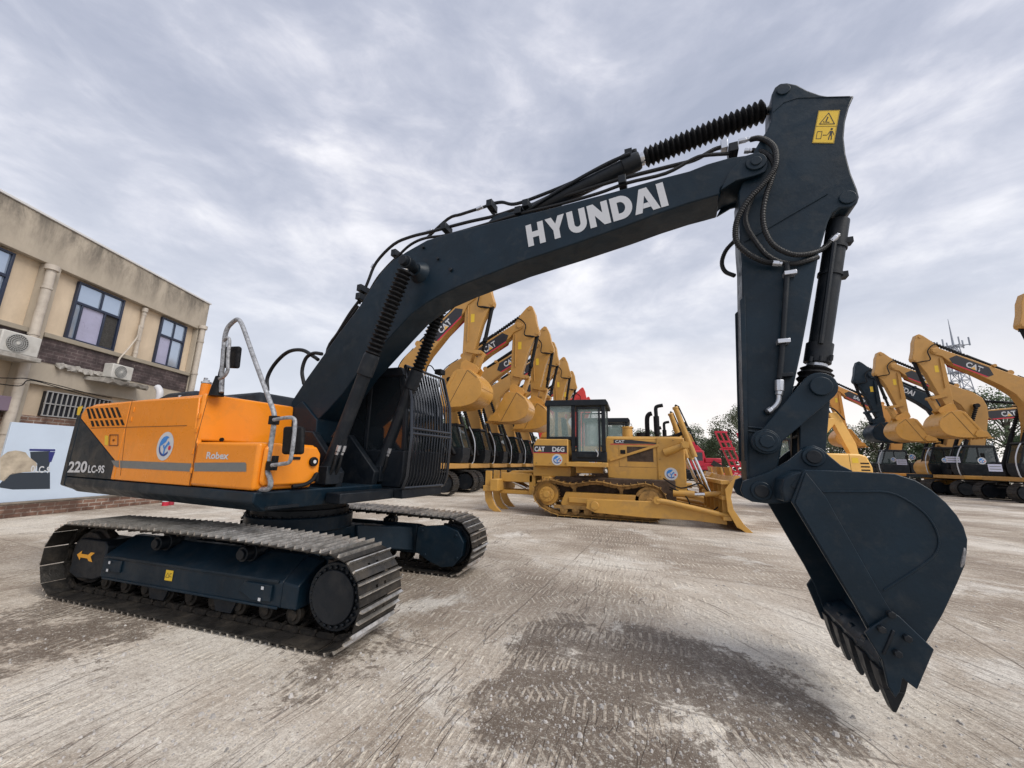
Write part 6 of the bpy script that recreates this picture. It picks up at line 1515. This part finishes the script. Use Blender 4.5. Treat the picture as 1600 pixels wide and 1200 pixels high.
# low orange machine between the blade and the red excavator
# ================================================================ communications tower
tw = thing('communications_tower', 'grey steel lattice communications tower on the skyline at the right', 'tower', (55.9, 75, 0), R(20))
TG = mat('galvanised_lattice', (.30, .33, .38), .6, .2)
b = MB(); H_ = 22.2; nl = 15
def tw_(z): return 1.7*(1-z/H_)+.4*(z/H_)
cs = [(-1, -1), (1, -1), (1, 1), (-1, 1)]
for k in range(nl):
    z0_, z1_ = H_*k/nl, H_*(k+1)/nl; a0_, a1_ = tw_(z0_), tw_(z1_)
    for i in range(4):
        c0_, c1_ = cs[i], cs[(i+1) % 4]
        b.tube([(c0_[0]*a0_, c0_[1]*a0_, z0_), (c0_[0]*a1_, c0_[1]*a1_, z1_)], .075, 4)
        b.tube([(c0_[0]*a0_, c0_[1]*a0_, z0_), (c1_[0]*a1_, c1_[1]*a1_, z1_)], .05, 4); b.tube([(c1_[0]*a0_, c1_[1]*a0_, z0_), (c0_[0]*a1_, c0_[1]*a1_, z1_)], .05, 4)
        b.tube([(c0_[0]*a1_, c0_[1]*a1_, z1_), (c1_[0]*a1_, c1_[1]*a1_, z1_)], .05, 4)
b.build('lattice', TG, tw, smooth=0)
b = MB(); b.tube([(0, 0, H_), (0, 0, H_+2.5), (0, 0, H_+4.6)], [.16, .09, .03], 6)
for z in (H_-.2, H_-4.6):
    for i in range(16): a = i*math.pi/8; b.tube([(1.2*math.cos(a), 1.2*math.sin(a), z), (1.2*math.cos(a+.393), 1.2*math.sin(a+.393), z)], .07, 4)
    for i in range(6): a = i*math.pi/3; b.tube([(0, 0, z), (1.7*math.cos(a), 1.7*math.sin(a), z)], .07, 4)
multi(b, 'mast_platform', TG, tw, smooth=0)
for z in (H_+.3, H_-4.2):
    for i in range(6): a = i*math.pi/3; b = MB(); b.box(-.1, .1, -.07, .07, -.7, .7); an = b.build('antenna', TG, tw, .03); an.location = (1.75*math.cos(a), 1.75*math.sin(a), z); an.rotation_euler = (0, 0, a)
# ================================================================ trees
def leafmat(name, c):
    M = bpy.data.materials.new(name); M.use_nodes = True; t = N(M.node_tree); b = M.node_tree.nodes['Principled BSDF']
    oc = t.n('ShaderNodeTexCoord').outputs['Object']; nz = t.noise(oc, .9, 4, .7)
    oi = t.n('ShaderNodeObjectInfo').outputs['Random']
    col = t.mix(t.ramp(nz, [(.3, 0), (.7, 1)]), tuple(x*.65 for x in c), tuple(x*1.5 for x in c))
    hs = t.n('ShaderNodeHueSaturation', {'Hue': t.math('ADD', .48, t.math('MULTIPLY', oi, .04)), 'Value': t.math('ADD', .8, t.math('MULTIPLY', oi, .45)), 'Color': col}).outputs[0]
    t.t.links.new(hs, b.inputs['Base Color']); b.inputs['Roughness'].default_value = .75; b.inputs['Specular IOR Level'].default_value = .2
    b.inputs['Subsurface Weight'].default_value = 0
    return M
LEAF = leafmat('leaf_green', (.085, .115, .065)); LEAF2 = leafmat('leaf_grey_green', (.13, .16, .10))
BARK = mat('bark', (.09, .075, .06), .9)
def tree(seed, H, Wd, loose, lm, n=5200):
    rnd = random.Random(seed); o = thing('tree', 'tree', 'tree', (0, 0, 0))
    b = MB(); limbs = []
    b.tube([(0, 0, 0), (.1, .05, H*.3), (.05, -.1, H*.62)], [.24, .18, .09], 8)
    cl = []
    nb = 17 if not loose else 22
    for i in range(nb):
        a = rnd.uniform(0, 6.28); rr = Wd*rnd.uniform(.15, .95); z = H*rnd.uniform(.32, .95); k = 1-abs(z/H-.55)*1.35; rr *= max(.28, k)
        c = Vector((rr*math.cos(a), rr*math.sin(a), z)); cl.append((c, rnd.uniform(.55, 1.0)*Wd*(.30 if loose else .38)))
        z0_ = min(z*.7, H*.6); b.tube([(0.05, 0, z0_), (c.x*.6, c.y*.6, z0_+(z-z0_)*.7), tuple(c)], [.09, .05, .02], 5)
    b.build('trunk', BARK, o)
    lf = MB(); per = n//nb
    for c, r_ in cl:
        for k in range(per):
            d = Vector((rnd.gauss(0, 1), rnd.gauss(0, 1), rnd.gauss(0, .8))); d.normalize(); p_ = c+d*r_*(rnd.random()**.42)*(1+.35*rnd.random()*loose)
            s_ = rnd.uniform(.07, .17)*(1.0 if not loose else .9); ax = Vector((rnd.gauss(0, 1), rnd.gauss(0, 1), rnd.gauss(0, 1))).normalized(); bx = ax.cross(Vector((rnd.gauss(0, 1), rnd.gauss(0, 1), rnd.gauss(0, 1)))).normalized()
            lf.add([p_-ax*s_, p_+bx*s_*.6, p_+ax*s_, p_-bx*s_*.6], [(0, 1, 2, 3)])
    lf.build('crown', lm, o, smooth=0)
    return o
T_ = [tree(1, 8.5, 3.6, 0, LEAF), tree(2, 8.0, 3.9, 0, LEAF), tree(3, 10.5, 4.2, 1, LEAF2), tree(4, 9.2, 3.2, 0, LEAF)]
tl = [  # u of the trunk, distance row y, height factor, kind
 (705, 44, .86, 0), (742, 46, .92, 1), (770, 44, .8, 3), (800, 50, .9, 0), (905, 56, .82, 1), (938, 58, .86, 3), (975, 56, .9, 0), (1008, 55, .85, 1), (1040, 58, .70, 0), (1070, 55, .76, 3), (1098, 57, .74, 1), (1130, 53, .78, 0),
 (1160, 50, .88, 2), (1188, 55, .8, 1), (1222, 55, .95, 0), (1262, 57, 1.0, 3), (1300, 60, .85, 2), (1335, 62, .85, 1), (1372, 60, .82, 2), (1412, 60, .8, 0), (1450, 58, .75, 3), (1490, 56, .72, 1), (1530, 54, .8, 2), (1580, 52, 1.05, 2), (1612, 50, .7, 0), (870, 60, .8, 1), (1022, 66, .8, 3), (1115, 68, .85, 1), (1205, 66, .9, 2),
 (680, 40, .7, 1), (725, 52, .95, 3), (1085, 62, .76, 2)]
marks = {0: 'dense dark green tree', 1: 'broad dark green tree', 2: 'tall loose grey-green tree', 3: 'narrow dark green tree'}
used = set(); tl.sort()
for i, (u, y, f, k) in enumerate(tl):
    x, _ = aty(u, 715, y)
    where = 'behind the left row of excavators' if u < 820 else 'behind the bulldozers' if u < 1060 else 'between the dozer cylinder and the foreground arm' if u < 1175 else 'behind the foreground arm and bucket link' if u < 1290 else 'behind the right row of excavators' if u < 1500 else 'at the right edge behind the excavator booms'
    lb = marks[k]+' '+where+', '+('closer' if y < 55 else 'farther')+' line'
    if lb in used: lb = marks[k]+' '+where+(', %s in its line' % ['lower', 'left-leaning', 'taller', 'rounder', 'thin-topped'][i % 5])
    used.add(lb)
    o = T_[k] if k not in [q for q in RP] else dup(T_[k])
    RP[k] = 1
    o.location = (x, y, 0); o.rotation_euler = (0, 0, i*1.7); o.scale = (f, f, f)
    tag(o, lb, 'tree', 'trees behind the yard')
# far green band closing the skyline under the crowns
def hedge():
    rnd = random.Random(9); b = MB()
    for i in range(16000):
        x = rnd.uniform(-50, 75); y = 72+rnd.uniform(-2, 2)+abs(x)*.02; h = 4.2+1.2*math.sin(x*.31)+.9*math.sin(x*.83+1)+.5*math.sin(x*2.1)
        z = h*rnd.random()**.7; s_ = rnd.uniform(.18, .4); p_ = Vector((x, y, z)); ax = Vector((rnd.gauss(0, 1), rnd.gauss(0, .5), rnd.gauss(0, 1))).normalized(); bx = ax.cross(Vector((rnd.gauss(0, 1), rnd.gauss(0, 1), rnd.gauss(0, 1)))).normalized()
        b.add([p_-ax*s_, p_+bx*s_*.6, p_+ax*s_, p_-bx*s_*.6], [(0, 1, 2, 3)])
    return b
tag(hedge().build('far_undergrowth', LEAF, smooth=0), 'dark green far undergrowth below the tree line', None, kind='stuff')
print('objects', len(bpy.data.objects))
